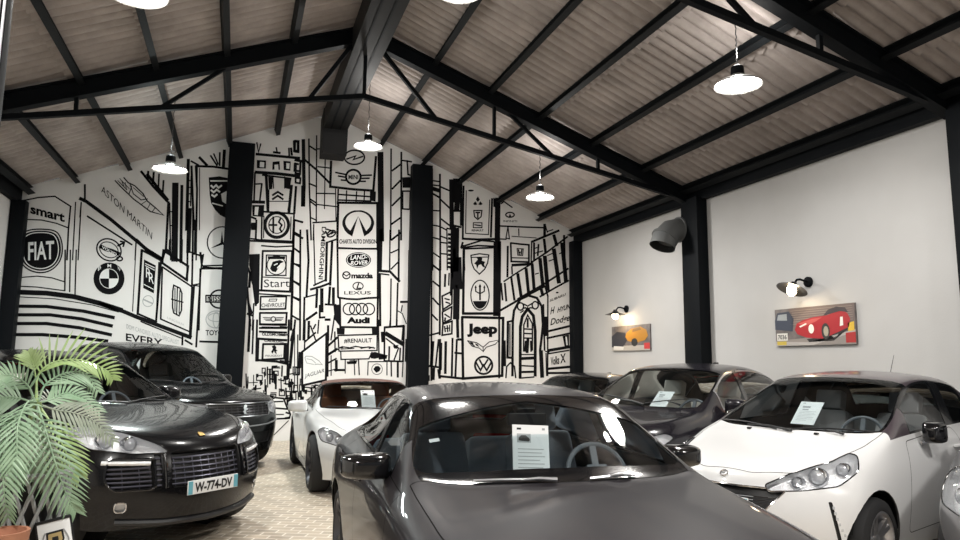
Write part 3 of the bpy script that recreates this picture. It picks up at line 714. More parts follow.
# street depth left of the centre boards
A = Ink(280, 230, 4.907)
A.lines('9 133,0 140,150 130,330|5 165,0 172,265|9 150,292 200,278 242,262|7 165,272 222,246|10 230,62 225,250|10 256,55 246,270|7 228,62 280,45|5 250,20 270,10|8 100,0 98,540|6 125,330 185,315|10 182,292 178,380|14 205,290 205,400|8 222,365 275,368|10 245,280 240,360|8 120,330 115,540|10 130,440 180,405|6 150,470 175,540|8 195,370 195,430 220,428|10 222,440 245,440|9 236,470 236,540|12 262,285 262,360|7 65,0 62,330|7 70,90 95,110|7 70,165 95,180|7 66,250 95,265|7 65,330 92,345|7 60,420 90,440|6 268,420 250,540').ell(252, 18, 22, 14, 6, rot=-.5)
A.sheet(280, 320, 6.75).lines('12 328,172 386,118|14 328,232 386,195|9 325,60 322,380|8 370,80 372,215|8 262,0 255,90|14 195,10 192,120|9 240,30 225,60|10 165,150 240,85|8 170,0 165,210|7 120,100 118,460|10 60,0 55,180|7 0,45 55,48|8 0,100 50,100|9 0,160 55,160|14 40,170 38,290|8 0,275 60,280|9 15,310 12,380|6 345,240 345,375|9 325,290 380,260|6 325,345 380,330|7 90,60 70,140|5 100,0 98,460')
A.sheet(280, 120, 4.5).lines('6 148,462 255,455|5 152,470 150,540|6 205,490 240,500 215,520 205,500')
A.done('painted_building')
Ink(300, 210, 6).text('LAMBORGHINI', (132, 100), (112, 415), 26, .02, slant=(26, 2)).done('lettering')
# striped tower right of the centre boards
A = Ink(280, 120, 4.5)
A.lines('22 452,150 455,540|6 500,130 498,540|7 546,145 545,540|7 505,228 542,200|7 505,310 542,272|7 505,385 542,348|7 500,470 542,440|7 500,540 542,508|6 552,182 592,188|6 572,182 576,245 592,250|6 552,320 586,320 584,402 552,400 552,320|5 590,420 588,540').fills('550,258 592,256 590,305 552,305')
A.sheet(280, 230, 4.907).lines('20 492,0 488,200|6 540,0 538,205|8 584,0 582,250|10 488,200 540,204 586,252|6 488,214 535,220|6 545,240 542,470|7 578,260 572,470|6 548,50 582,22|6 545,112 582,95|6 545,192 582,155|9 592,353 640,352|8 515,478 606,470 600,540|5 632,100 630,280|5 600,370 595,400|4 575,395 600,410 620,460|9 490,215 492,470')
A.sheet(280, 320, 6.75).lines('10 706,48 838,44 830,280 704,276 706,48|24 716,92 830,162|8 716,125 800,190 770,270|10 738,180 735,275|9 812,190 808,270|8 664,0 668,240|8 745,0 740,45|8 790,0 788,42|7 850,130 846,280|8 750,280 752,380|12 795,285 795,385|6 830,290 825,385').fills('680,80 706,78 706,150 684,150|660,240 725,236 720,262 668,268|762,172 800,168 790,195 770,192')
A.done('painted_building')
# --- right of the middle column
A = Ink(400, 160, 4.908)
A.lines('9 157,45 158,540|8 196,70 198,540|18 252,100 254,330|22 262,330 260,540|30 278,100 276,200|8 160,165 196,185|6 152,100 192,106|6 152,122 190,126|16 160,140 192,150|7 200,132 246,152|7 200,195 246,238|6 165,248 195,250|6 162,320 196,326|6 162,380 196,390|6 162,455 196,478|6 162,520 196,540|7 203,290 248,325|6 203,330 230,345|6 203,375 230,385|6 203,405 230,408|6 203,460 230,462|6 230,335 250,340|5 230,335 232,540|22 280,215 278,245|10 300,110 300,320|26 275,340 272,540|8 258,128 300,128|8 258,185 300,190|8 258,250 300,250|8 258,320 300,330')
A.sheet(400, 260, 4.15).lines('6 131,0 130,500|7 166,0 165,310|6 136,20 166,45|6 136,88 166,112|6 136,158 160,185|6 132,225 156,250|6 124,312 162,302|11 136,340 130,440|6 160,330 148,440|10 216,0 213,145|7 188,60 186,110|5 204,55 202,105|6 175,150 216,130 215,182 178,206 175,150|6 176,216 215,194 212,246 178,262 176,216|6 178,266 216,254 215,306 175,312 178,266|38 232,0 235,110|22 235,110 233,240|10 238,240 240,320|8 166,330 165,470|9 190,340 188,470|7 218,325 215,480|7 236,330 230,482|8 165,482 260,492|7 122,440 160,445|9 160,455 165,490|8 240,330 258,330|7 228,385 255,388|10 140,450 138,495|6 120,480 120,500')
A.lines('5 186,160 205,165|5 190,175 206,180|5 186,225 206,238|6 188,240 186,252|5 185,275 188,298|5 196,272 198,298|4 206,270 206,296|4 186,285 206,282|6 172,345 170,455')
A.done('painted_building')
I = Ink(400, 160, 4.908)
for k in range(9): I.lines('10 238,%d 246,%d' % (365 + k * 20, 366 + k * 20))
I.done('lettering')
A = Ink(400, 160, 4.908).lines('8 312,128 308,385|8 452,190 446,378|9 306,386 380,390 465,388|4 325,150 322,360|4 440,196 434,366|4 322,360 436,366|7 320,420 400,395 460,400|7 300,432 380,420 468,424|22 480,192 476,540|8 308,405 300,430').fills('458,185 495,200 490,235 458,230'); bb = A.done('painted_billboard')
I = Ink(400, 160, 4.908).fills('382,178 392,194 382,206 372,194|370,202 380,218 368,222 358,216|394,202 384,218 396,222 406,216'); I.lines('5 362,248 402,248 398,278 382,292 366,278 362,248|6 372,258 392,258|6 382,258 382,284|4 360,308 402,308 402,332 360,332 360,308|5 366,318 396,322').ell(348, 150, 14, 5); I.done('emblem', None, bb)
Ink(400, 160, 4.908).text('RENAULT', (352, 350), (410, 350), 10, .03).done('lettering', None, bb)
A = Ink(400, 160, 4.908).lines('8 312,436 316,540|7 312,436 466,430|9 470,430 466,540'); A.sheet(400, 260, 4.15).lines('9 265,-60 262,222|9 260,222 412,222|26 404,-70 402,225'); bb = A.done('painted_billboard')
I = Ink(400, 160, 4.908).lines('5 348,468 390,460 436,466|5 348,468 352,505 364,535 390,560 416,535 430,505 436,466|4 352,478 434,476').fills('372,500 382,488 376,480 394,474 404,482 402,494 418,500 412,512 420,530 406,524 398,512 386,516 378,535 374,515 364,508'); I.done('emblem', None, bb)
I = Ink(400, 260, 4.15).ell(332, 146, 38, 62, 4).ell(332, 146, 33, 56, None, .45, pi - .45).lines('6 332,105 332,165|4 314,108 314,130 332,140 350,130 350,108'); I.fills('326,112 332,98 338,112|309,116 314,104 319,116|345,116 350,104 355,116'); I.done('emblem', None, bb)
A = Ink(400, 260, 4.15).lines('9 258,237 428,241 424,480 262,492 258,237'); bb = A.done('painted_billboard')
Ink(400, 260, 4.15).text('Jeep', (278, 304), (404, 304), 40, .055).done('lettering', None, bb)
I = Ink(400, 260, 4.15).ell(347, 437, 36, 36, 7).lines('6 330,414 344,440 348,440 364,414|6 316,426 334,458 346,436 360,458 378,426'); I.lines('3 280,335 318,343 345,362 345,380 330,366 300,358 280,335|3 345,362 370,340 412,332 395,350 358,362 345,380').fills('288,340 302,342 306,352 296,350|310,345 322,350 330,362 316,355|298,350 310,354 312,360 304,358'); I.done('emblem', None, bb)
# small boards and the colonnade house
A = Ink(490, 200, 5.4).lines('7 50,140 180,146 298,150|12 295,132 295,190|5 155,155 156,192|4 118,196 250,205|5 97,145 86,205 105,210 97,145|6 48,210 88,212|6 60,20 75,8 120,40'); bb = A.done('painted_billboard')
Ink(490, 200, 5.4).ell(108, 80, 23, 13, 6).fills('108,72 100,94 116,94').text('INFINITI', (72, 119), (146, 120), 11, .01).done('emblem', None, bb)
A = Ink(490, 200, 5.4).lines('8 112,232 160,238 210,242 210,335 115,332 112,232|9 96,250 94,415|5 120,312 206,314|12 120,352 222,346|7 118,360 120,400'); bb = A.done('painted_billboard')
Ink(490, 200, 5.4).lines('4 146,262 180,264 176,300 150,298 146,262|6 154,268 158,294|6 172,268 168,294|5 156,282 170,282').done('emblem', None, bb)
A = Ink(490, 200, 5.4)
A.lines('10 225,226 300,195 372,165|8 225,336 310,280 418,198|7 75,440 150,390 232,340|9 238,232 238,325|8 262,240 258,300|12 292,212 300,280|14 345,190 360,245|10 400,192 404,395|6 225,228 222,340|14 150,400 168,520|14 195,372 208,500|14 228,350 238,478|16 270,318 286,470|18 296,306 312,485|18 345,268 372,445|18 390,235 410,440|10 115,420 132,540|9 80,450 88,545|9 150,535 290,455 422,370|8 270,522 350,475 424,435|14 275,475 285,515|8 60,450 68,540|5 235,290 285,275|5 245,260 260,255|5 310,300 345,285|5 318,330 345,320|5 375,290 392,282|5 245,400 262,395|5 300,140 310,175|5 310,170 340,160')
A.sheet(490, 280, 4.909).lines('9 50,150 150,92 270,30|8 45,160 45,480|10 110,470 112,200 118,150 148,95 188,76 230,88 254,130 260,220 256,260 246,345|12 148,480 149,230 158,180 185,142 213,175 222,250 222,470|6 165,350 166,220 185,172 208,215 208,345|8 185,190 185,232|6 165,240 208,242|6 166,262 208,264|6 166,285 208,286|12 186,292 182,355|7 175,300 172,350|7 200,300 202,350|5 150,366 225,366|12 150,386 225,382|6 148,420 222,424|9 148,452 222,450|6 146,482 216,476|10 88,205 86,380 110,382|8 86,206 112,200|6 78,480 82,425 100,406 120,424 126,480|5 98,215 98,370|12 70,300 72,420|7 262,120 268,345|16 250,350 256,475|5 275,360 278,470|5 272,350 290,355').ell(150, 130, 15, 18, 6).ell(222, 124, 15, 18, 6).lines('6 165,118 185,128 205,116|6 160,140 175,136 185,150 196,136 212,138|5 150,160 165,150')
A.done('painted_archway_house')
A = Ink(490, 280, 4.909).lines('6 284,75 283,470|9 285,252 392,226|8 280,286 390,262|12 288,346 392,328|10 286,436 392,426|9 286,457 390,456|18 273,185 277,270|7 284,80 270,30|6 286,362 388,345').fills('356,275 388,268 388,322 366,325'); bb = A.done('painted_billboard')
Ink(490, 280, 4.909, 1).lines('6 374,280 378,318').done('board_light', paint_w, bb)
Ink(490, 280, 4.909).text('SUBARU', (293, 108), (370, 76), 14, .02, slant=(2, -13)).ell(330, 62, 7, 4).text('H', (296, 168), (318, 160), 32, .03, .3).text('HYUN', (330, 160), (396, 138), 24, .03, .3).text('Dodge', (296, 222), (392, 198), 32, .02, .25).done('lettering', None, bb)
Ink(490, 280, 4.909).text('Volks', (298, 418), (340, 410), 40, .03).text('X', (345, 408), (372, 402), 44, .03).done('lettering', None, bb)
# ------------------------------------------------------------------ cars: generator
M = {}
M['rubber'] = mat('tyre_rubber', (.012, .012, .013), .75)
M['trim'] = mat('black_plastic_trim', (.012, .012, .013), .42)
M['gloss'] = mat('gloss_black_trim', (.006, .006, .007), .12, coat=.6)
M['gap'] = mat('dark_panel_gap', (.004, .004, .004), .9, spec=.1)
M['chrome'] = mat('chrome', (.82, .83, .85), .08, 1.)
M['alloy'] = mat('alloy_wheel', (.55, .55, .57), .28, .9)
M['darkalloy'] = mat('dark_alloy_wheel', (.08, .08, .09), .3, .7)
M['disc'] = mat('brake_disc_steel', (.25, .25, .26), .4, .9)
M['liner'] = mat('arch_liner', (.008, .008, .008), .9, spec=.2)
M['lens'] = glass_mat('lamp_cover', (.97, .97, .98), 1.4)
M['refl'] = mat('lamp_reflector', (.90, .91, .92), .25, .25, bump=(60, .4))
M['bulb'] = mat('lamp_lens_glass', (.80, .82, .85), .06, .35, coat=1)
M['amber'] = mat('amber_lens', (.75, .25, .03), .2, coat=.5)
M['red'] = mat('tail_lamp_red', (.35, .01, .01), .15, coat=.8)
M['glass'] = glass_mat('car_window_glass', (.86, .92, .93), 1.45)
M['dkglass'] = glass_mat('tinted_window_glass', (.10, .12, .12), 1.52)
M['plate'] = mat('number_plate_white', (.85, .86, .86), .35)
M['plateblue'] = mat('number_plate_blue', (.16, .45, .55), .35)
M['ink'] = mat('black_ink', (.01, .01, .01), .5)
M['headlining'] = mat('headlining_fabric', (.10, .10, .10), .9)
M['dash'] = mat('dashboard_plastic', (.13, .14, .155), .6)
M['cabin'] = mat('cabin_dark_trim', (.06, .065, .07), .8)
M['mirror'] = mat('mirror_glass', (.7, .72, .75), .03, 1.)
M['white'] = mat('white_paper', (.86, .87, .87), .6)
M['grey'] = mat('grey_print', (.35, .36, .37), .6)

def paint(name, col, metal=.0, rough=.3, coat=.7):
    return mat(name, col, rough, metal, coat=coat, spec=.4)

class Car:
    def __init__(s, name, label, pose, spec, cat='car', scale=1.):
        s.root = empty(name, (pose[0], pose[1], 0), pose[2] - pi / 2, label, cat)
        s.root.scale = (1, 1, 1)
        s.sp = spec; s.k = scale
        s.cage(); s.mats = {}
    # ---- cage
    def cage(s):
        R = [tuple(q * 1. for q in r) for r in s.sp['st']]; n = len(R)
        bm = bmesh.new(); T = []; S = {1: [], -1: []}
        fz = s.sp['fz']; rz = s.sp['rz']
        for i, r in enumerate(R):
            y, bow, z0, x2, z2, x3, z3, x4, z4, W, zl = r
            xs = [0, .52 * x2, x2, x3, x4]; zs = [z0, z0 - (z0 - z2) * .25, z2, z3, z4]
            end = i < 2 or i > n - 3
            fac = [1, 1, 1, 1, 1] if end else [1, 1, 1, .6, .3]
            row = {}
            for j in range(5):
                yy = y - bow * (xs[j] / x4) ** 2 * fac[j]
                row[j] = bm.verts.new((xs[j], yy, zs[j]))
                row[-j] = row[j] if j == 0 else bm.verts.new((-xs[j], yy, zs[j]))
            T.append(row)
            ey = y - bow * fac[4]
            if i == 0: zz = fz; dy = [d * .55 for d in s.sp['fy']]
            elif i == n - 1: zz = rz; dy = [-d * .55 for d in s.sp['ry']]
            else:
                a = s.sp.get('lv', (.26, .66)); zz = [z4 - a[0] * (z4 - zl), z4 - a[1] * (z4 - zl), zl]; dy = [0, 0, 0]
            ws = s.sp.get('ws', (1., .985, .94))
            for sd in (1, -1):
                S[sd].append([row[4 * sd]] + [bm.verts.new((sd * W * ws[k], ey + dy[k], zz[k])) for k in range(3)])
        tags = s.sp['tags']  # (i0,i1) spans
        def face(vs, t):
            f = bm.faces.new(vs); f.material_index = t; f.smooth = True
        w0, w1 = tags['wind']; r0, r1 = tags['rear']; s0, s1 = tags['side']; p0, p1 = tags['roof']
        for i in range(n - 1):
            for j in range(-4, 4):
                a = min(abs(j), abs(j + 1))  # inner column index of this strip
                t = 0
                if a <= 1:
                    if w0 <= i < w1: t = 1
                    elif r0 <= i < r1: t = 3
                    elif p0 <= i < p1: t = 4
                elif a == 2:
                    if s0 <= i < s1: t = 2
                    elif w0 <= i < r1: t = 5
                face((T[i][j], T[i][j + 1], T[i + 1][j + 1], T[i + 1][j]), t)
            for sd in (1, -1):
                for k in range(3):
                    q = (S[sd][i][k], S[sd][i + 1][k], S[sd][i + 1][k + 1], S[sd][i][k + 1])
                    face(q if sd < 0 else q[::-1], 0)
        for end, i, zz, dd, sg in ((0, 0, fz, s.sp['fy'], 1), (1, n - 1, rz, s.sp['ry'], -1)):
            r = R[i]; rows = [{j: T[i][j] for j in range(-4, 5)}]
            ws = s.sp.get('ws', (1., .985, .94)); fr = [0, .28, .56, .82]
            for k in range(3):
                xe = r[9] * ws[k]; row = {4: S[1][i][k + 1], -4: S[-1][i][k + 1]}
                for j in range(4):
                    yy = r[0] + sg * dd[k] * (1 - .25 * fr[j] ** 2) - r[1] * fr[j] ** 2
                    row[j] = bm.verts.new((fr[j] * xe, yy, zz[k]))
                    row[-j] = row[j] if j == 0 else bm.verts.new((-fr[j] * xe, yy, zz[k]))
                rows.append(row)
            for k in range(3):
                for j in range(-4, 4):
                    q = (rows[k][j], rows[k + 1][j], rows[k + 1][j + 1], rows[k][j + 1])
                    face(q if sg > 0 else q[::-1], 0)
        bmesh.ops.recalc_face_normals(bm, faces=bm.faces[:])
        cl = bm.edges.layers.float.new('crease_edge')
        def cr(a, b, v):
            e = bm.edges.get((a, b))
            if e: e[cl] = v
        for i in range(n - 1):
            for sd in (1, -1):
                if w0 <= i < r1:
                    cr(T[i][3 * sd], T[i + 1][3 * sd], .45); cr(T[i][2 * sd], T[i + 1][2 * sd], .3)
                cr(T[i][4 * sd], T[i + 1][4 * sd], s.sp.get('sh', .25))
                if i >= 1 and i < w0: cr(T[i][3 * sd], T[i + 1][3 * sd], s.sp.get('hl', .0))
        for j in range(-2, 2):
            cr(T[w0][j], T[w0][j + 1], .5)
            cr(T[w1][j], T[w1][j + 1], .35)
        for j in range(-4, 4):
            cr(T[0][j], T[0][j + 1], s.sp.get('nose', .2))
        me = subsurf_mesh(bm, s.sp.get('lev', 3)); bm.free()
        s.bm = bmesh.new(); s.bm.from_mesh(me); bpy.data.meshes.remove(me)
        bmesh.ops.recalc_face_normals(s.bm, faces=s.bm.faces[:])
        # outward check
        top = max(s.bm.verts, key=lambda v: v.co.z)
        s.bm.normal_update()
        if top.normal.z < 0:
            bmesh.ops.reverse_faces(s.bm, faces=s.bm.faces[:])
        s.bm.normal_update()
        ref = s.bm.copy(); ref.faces.ensure_lookup_table(); ref.verts.ensure_lookup_table()
        s.ref = ref; s.bvh = BVHTree.FromBMesh(ref)
        s.tagname = {}
    # ---- surface probes
    def front(s, x, z):
        h = s.bvh.ray_cast(V((x, 6, z)), V((0, -1, 0))); return (h[0], h[1]) if h[0] else (V((x, s.sp['st'][0][0], z)), V((0, 1, 0)))
    def rear(s, x, z):
        h = s.bvh.ray_cast(V((x, -6, z)), V((0, 1, 0))); return (h[0], h[1]) if h[0] else (V((x, s.sp['st'][-1][0], z)), V((0, -1, 0)))
    def top(s, x, y):
        h = s.bvh.ray_cast(V((x, y, 6)), V((0, 0, -1))); return (h[0], h[1])
    def side(s, sd, y, z):
        h = s.bvh.ray_cast(V((6 * sd, y, z)), V((-sd, 0, 0))); return (h[0], h[1]) if h[0] else (V((sd * .9, y, z)), V((sd, 0, 0)))
    def normal_at(s, p):
        loc, nrm, idx, d = s.bvh.find_nearest(p)
        f = s.ref.faces[idx]; vs = f.verts
        w = poly_3d_calc([v.co for v in vs], loc)
        nn = V((0, 0, 0))
        for v, k in zip(vs, w): nn += v.normal * k
        return nn.normalized()
    # ---- cutting
    def cut(s, pts, axis, newtag, allowed, cond=None):
        axis = V(axis).normalized(); pts = [V(p) for p in pts]; n = len(pts)
        c = sum(pts, V()) / n; planes = []
        for i in range(n):
            p, q = pts[i], pts[(i + 1) % n]
            no = axis.cross(q - p)
            if no.length < 1e-7: continue
            no.normalize()
            if no.dot(c - p) > 0: no = -no
            planes.append((p, no))
        bm = s.bm
        F = []
        for f in bm.faces:
            if f.material_index not in allowed: continue
            if f.normal.dot(axis) < .08: continue
            if cond and not cond(f.calc_center_median(), f.normal): continue
            if any(all((v.co - p).dot(no) > 0 for v in f.verts) for p, no in planes): continue
            F.append(f)
        for p, no in planes:
            if not F: return
            g = set(F)
            for f in F: g.update(f.edges); g.update(f.verts)
            r = bmesh.ops.bisect_plane(bm, geom=list(g), dist=1e-5, plane_co=p, plane_no=no)
            F = [x for x in r['geom'] if isinstance(x, bmesh.types.BMFace) and x.is_valid and (x.calc_center_median() - p).dot(no) < 0]
        for f in F: f.material_index = newtag
    def cut2(s, pts, axis, newtag, allowed, cond=None):
        """the same on both sides"""
        s.cut(pts, axis, newtag, allowed, cond)
        s.cut([(-p[0], p[1], p[2]) for p in pts], (-axis[0], axis[1], axis[2]), newtag, allowed, (lambda c, n: cond(V((-c.x, c.y, c.z)), V((-n.x, n.y, n.z)))) if cond else None)
    def rim(s, tg, newtag, th):
        """inner border band of a region"""
        fs = [f for f in s.bm.faces if f.material_index == tg]
        if not fs: return
        r = bmesh.ops.inset_region(s.bm, faces=fs, thickness=th, use_even_offset=True, use_boundary=True)
        for f in r['faces']: f.material_index = newtag
    def arch(s, y, z, r):
        for sd in (1, -1):
            pts = [(sd * .8, y + r * cos(2 * pi * k / 28), z + r * sin(2 * pi * k / 28)) for k in range(28)]
            s.cut(pts, (sd, 0, 0), 99, range(0, 98))
        fs = [f for f in s.bm.faces if f.material_index == 99]
        bmesh.ops.delete(s.bm, geom=fs, context='FACES')
    def seams(s, tags, m=None, w=.0028, name='panel_gap'):
        mb = MB(); tags = set(tags)
        s.bm.normal_update()
        for e in s.bm.edges:
            lf = e.link_faces
            if len(lf) != 2: continue
            a, b = lf[0].material_index, lf[1].material_index
            if a == b or not (a in tags or b in tags): continue
            if e.calc_length() < 1e-4: continue
            nn = (lf[0].normal + lf[1].normal).normalized()
            d = (e.verts[1].co - e.verts[0].co).normalized(); t = nn.cross(d) * w; up = nn * .0007; x = d * w * .5
            p, q = e.verts[0].co + up - x, e.verts[1].co + up + x
            mb.quad(p - t, q - t, q + t, p + t)
        return mb.build(name, m or M['gap'], s.root, smooth=False, fix=False)
    # ---- taking parts out
    def faces(s, tg, cond=None):
        tg = tg if isinstance(tg, (list, tuple)) else [tg]
        return [f for f in s.bm.faces if f.material_index in tg and (cond is None or cond(f.calc_center_median()))]
    def extract(s, tg, name, m, off=0., lined=None, cond=None, parent=None, split=True, only=None):
        fs = s.faces(tg, cond)
        if not fs: return None
        if split:
            left = set(fs); first = None
            while left:
                seed = left.pop(); isl = [seed]; st = [seed]
                while st:
                    f = st.pop()
                    for e in f.edges:
                        for g in e.link_faces:
                            if g in left: left.discard(g); isl.append(g); st.append(g)
                if len(isl) < 3 and len(fs) > 20: continue
                o = s.extract(tg, name, m, off, lined, None, parent, False, isl)
                first = first or o
            return first
        if only: fs = only
        idx = {}; vs = []; ns = []; polys = []
        for f in fs:
            for v in f.verts:
                if v not in idx:
                    idx[v] = len(vs); nn = s.normal_at(v.co)
                    ns.append(nn); vs.append(v.co + nn * off)
            polys.append([idx[v] for v in f.verts])
        mi = [0] * len(polys)
        if lined:
            n0 = len(vs); k = len(polys)
            vs += [vs[i] - ns[i] * .014 for i in range(n0)]; ns += [-ns[i] for i in range(n0)]
            polys += [[i + n0 for i in reversed(p)] for p in polys[:k]]; mi += [1] * k
        me = bpy.data.meshes.new(name); me.from_pydata(vs, [], polys)
        ms = [m, lined] if lined else [m]
        for q in ms: me.materials.append(q)
        me.polygons.foreach_set('material_index', mi)
        me.polygons.foreach_set('use_smooth', [True] * len(polys))
        me.update()
        me.normals_split_custom_set_from_vertices(ns)
        o = bpy.data.objects.new(name, me); COL.objects.link(o); o.parent = parent or s.root
        return o
    def recess(s, tg, name, m, depth, cond=None, parent=None, shrink=0.):
        """faces pushed inwards with walls to the opening"""
        fs = s.faces(tg, cond)
        if not fs: return None
        bm = bmesh.new(); mp = {}; back = {}
        fset = set(fs)
        for f in fs:
            for v in f.verts:
                if v not in mp:
                    nn = s.normal_at(v.co); mp[v] = bm.verts.new(v.co + nn * .0003); back[v] = bm.verts.new(v.co - nn * depth)
            bm.faces.new([back[v] for v in f.verts])
        for f in fs:
            for l in f.loops:
                e = l.edge
                if sum(1 for g in e.link_faces if g in fset) == 1:
                    a, b = l.vert, l.link_loop_next.vert
                    bm.faces.new((mp[a], mp[b], back[b], back[a]))
        lone = [v for v in bm.verts if not v.link_faces]
        bmesh.ops.delete(bm, geom=lone, context='VERTS')
        for f in bm.faces: f.smooth = True
        for e in bm.edges:
            if len(e.link_faces) == 2 and e.calc_face_angle(0) > .7: e.smooth = False
        me = bpy.data.meshes.new(name); bm.to_mesh(me); bm.free()
        return link(name, me, m, parent or s.root)
    def outline(s, tg, name, m, r, cond=None, parent=None, off=.0):
        """round moulding along the border of a region"""
        fs = set(s.faces(tg, cond)); mb = MB()
        for f in fs:
            for l in f.loops:
                e = l.edge
                if sum(1 for g in e.link_faces if g in fs) == 1 and e.calc_length() > 5e-4:
                    nn = f.normal * off
                    mb.tube([e.verts[0].co + nn, e.verts[1].co + nn], r, 6)
        return mb.build(name, m, parent or s.root)
    def surf_bar(s, mb, pts, w, h, probe, off=0., ny=10):
        """flat bar that follows the skin through (a,b) pairs of a probe"""
        P = []
        for i in range(len(pts) - 1):
            for k in range(ny):
                t = k / ny; P.append((pts[i][0] * (1 - t) + pts[i + 1][0] * t, pts[i][1] * (1 - t) + pts[i + 1][1] * t))
        P.append(pts[-1]); Q = []
        for a, b in P:
            p, nn = probe(a, b); Q.append(p + nn * off)
        mb.tube(Q, w, h)
        return mb
    # ---- fittings
    def wheel(s, sd, y, x, r=.34, w=.225, rim=.24, style='five', m=None, disc=True):
        m = m or M['alloy']
        rot = Matrix.Translation((sd * x, y, r)) @ Matrix.Rotation(sd * pi / 2, 4, 'Y')
        mb = MB(); h = w / 2
        mb.lathe([(rim, -h * .85), (rim + .012, -h), (r - .05, -h * 1.03), (r - .012, -h * .82), (r, -h * .5), (r, h * .5), (r - .012, h * .82), (r - .05, h * 1.03), (rim + .012, h), (rim, h * .85)], 48, rot)
        for a in (-.35, 0, .35): pass
        ty = mb.build('wheel', M['rubber'], s.root)
        mb = MB()
        mb.lathe([(rim - .01, -h * .8), (rim + .008, -h * .85), (rim + .008, -h * .7), (rim - .03, -h * .5), (rim - .035, h * .5), (rim - .012, h * .72), (rim + .008, h * .95), (rim - .006, h * .98), (rim - .022, h * .78), (rim - .045, h * .4), (rim - .045, -h * .5)], 48, rot)
        nsp = {'five': 5, 'ten': 10, 'seven': 7, 'double': 5, 'six': 6}[style]
        def sp(a0, w0, w1):
            for q in (0,):
                pts = [(-w0, .03), (w0, .03), (w1, rim - .02), (-w1, rim - .02)]
                rz = Matrix.Rotation(a0, 4, 'Z')
                f = [rot @ rz @ V((p[0], p[1], h * (.55 if p[1] < .1 else .82))) for p in pts]
                b = [rot @ rz @ V((p[0] * .8, p[1], h * (.15 if p[1] < .1 else .5))) for p in pts]
                fv = [mb.bm.verts.new(p) for p in f]; bv = [mb.bm.verts.new(p) for p in b]
                mb.bm.faces.new(fv); mb.bm.faces.new(bv[::-1])
                for i in range(4): mb.bm.faces.new((fv[i], fv[(i + 1) % 4], bv[(i + 1) % 4], bv[i]))
        for k in range(nsp):
            a = 2 * pi * k / nsp
            if style == 'double': sp(a - .16, .022, .018); sp(a + .16, .022, .018)
            elif style == 'ten': sp(a, .02, .016)
            else: sp(a, .04, .03)
        mb.lathe([(0, h * .6), (.05, h * .6), (.065, h * .5), (.07, h * .1)], 24, rot)
        mb.build('rim', m, ty)
        if disc:
            mb = MB(); mb.lathe([(0, h * .02), (rim - .06, h * .02), (rim - .06, -h * .12), (0, -h * .12)], 32, rot)
            mb.build('brake_disc', M['disc'], ty)
        return ty
    def wheels(s, yf, yr, x, r, w=.225, rim=.24, style='five', m=None):
        for sd in (1, -1):
            s.wheel(sd, yf, x, r, w, rim, style, m); s.wheel(sd, yr, x, r, w, rim, style, m)
        for sd in (1, -1):
            for y in (yf, yr):
                mb = MB()
                R = r + .05
                P = []
                for k in range(15):
                    a = .25 + (pi - .5) * k / 14
                    P.append([V((sd * (x - .28), y + R * cos(a), r + R * sin(a))), V((sd * (x + w * .2), y + R * cos(a), r + R * sin(a)))])
                mb.grid(P)
                mb.lathe([(0, 0), (R - .02, 0)], 24, Matrix.Translation((sd * (x - .275), y, r)) @ Matrix.Rotation(pi / 2, 4, 'Y'))
                bmesh.ops.remove_doubles(mb.bm, verts=mb.bm.verts[:], dist=.022)
                mb.build('wheel_arch_liner', M['liner'], s.root, fix=False)
    def under(s, z, w, y0, y1):
        y0 += .25; y1 -= .3; w = .5; mb = MB(); mb.box((0, (y0 + y1) / 2, z + .05), (2 * w, y1 - y0, .02)); mb.build('underbody', M['liner'], s.root)
    def mirror(s, sd, base, tip, size, m, arm=True, shape='std', m2=None):
        """door mirror: base on the door, centre of the shell at tip"""
        bx, by, bz = base; tx, ty, tz = tip
        bm = bmesh.new(); bmesh.ops.create_cube(bm, size=1.); bmesh.ops.subdivide_edges(bm, edges=bm.edges[:], cuts=2, use_grid_fill=True)
        for v in bm.verts:
            x, y, z = v.co
            if y > .3: v.co.x *= .62; v.co.z *= .66          # bulged front
            elif y > 0: v.co.x *= .92; v.co.z *= .95
            o = x * 2
            v.co.z *= 1 - .18 * max(0, o) ** 2               # slimmer outer end
            v.co.y -= .10 * max(0, o)
        me = subsurf_mesh(bm, 2); bm.free()
        mb = MB(); mb.add_mesh(me, Matrix.Translation((sd * tx, ty, tz)) @ Matrix.Diagonal((sd * size[0] * 1.1, size[1] * 1.1, size[2] * 1.1, 1)))
        o = mb.build('side_mirror', m, s.root, ang=60)
        mb = MB(); mb.bar((sd * bx, by, bz), (sd * (tx - size[0] * .3), ty, tz - size[2] * .36), .07, .035, bev=.01); mb.build('mirror_arm', m2 or M['trim'], o)
        mb = MB(); mb.box((sd * tx, ty - size[1] * .53, tz), (size[0] * .78, .006, size[2] * .7), bev=.002); mb.build('mirror_glass', M['mirror'], o)
        return o
    def handle(s, sd, y, z, m, parent=None):
        p, nn = s.side(sd, y, z); q, n2 = s.side(sd, y - .17, z + .006)
        mb = MB(); mb.tube([p + nn * .004, p + nn * .035 + V((0, -.02, 0)), q + n2 * .035 + V((0, .02, 0)), q + n2 * .004], [.010, .014, .014, .010], 8)
        mb.build('door_handle', m, parent or s.root)
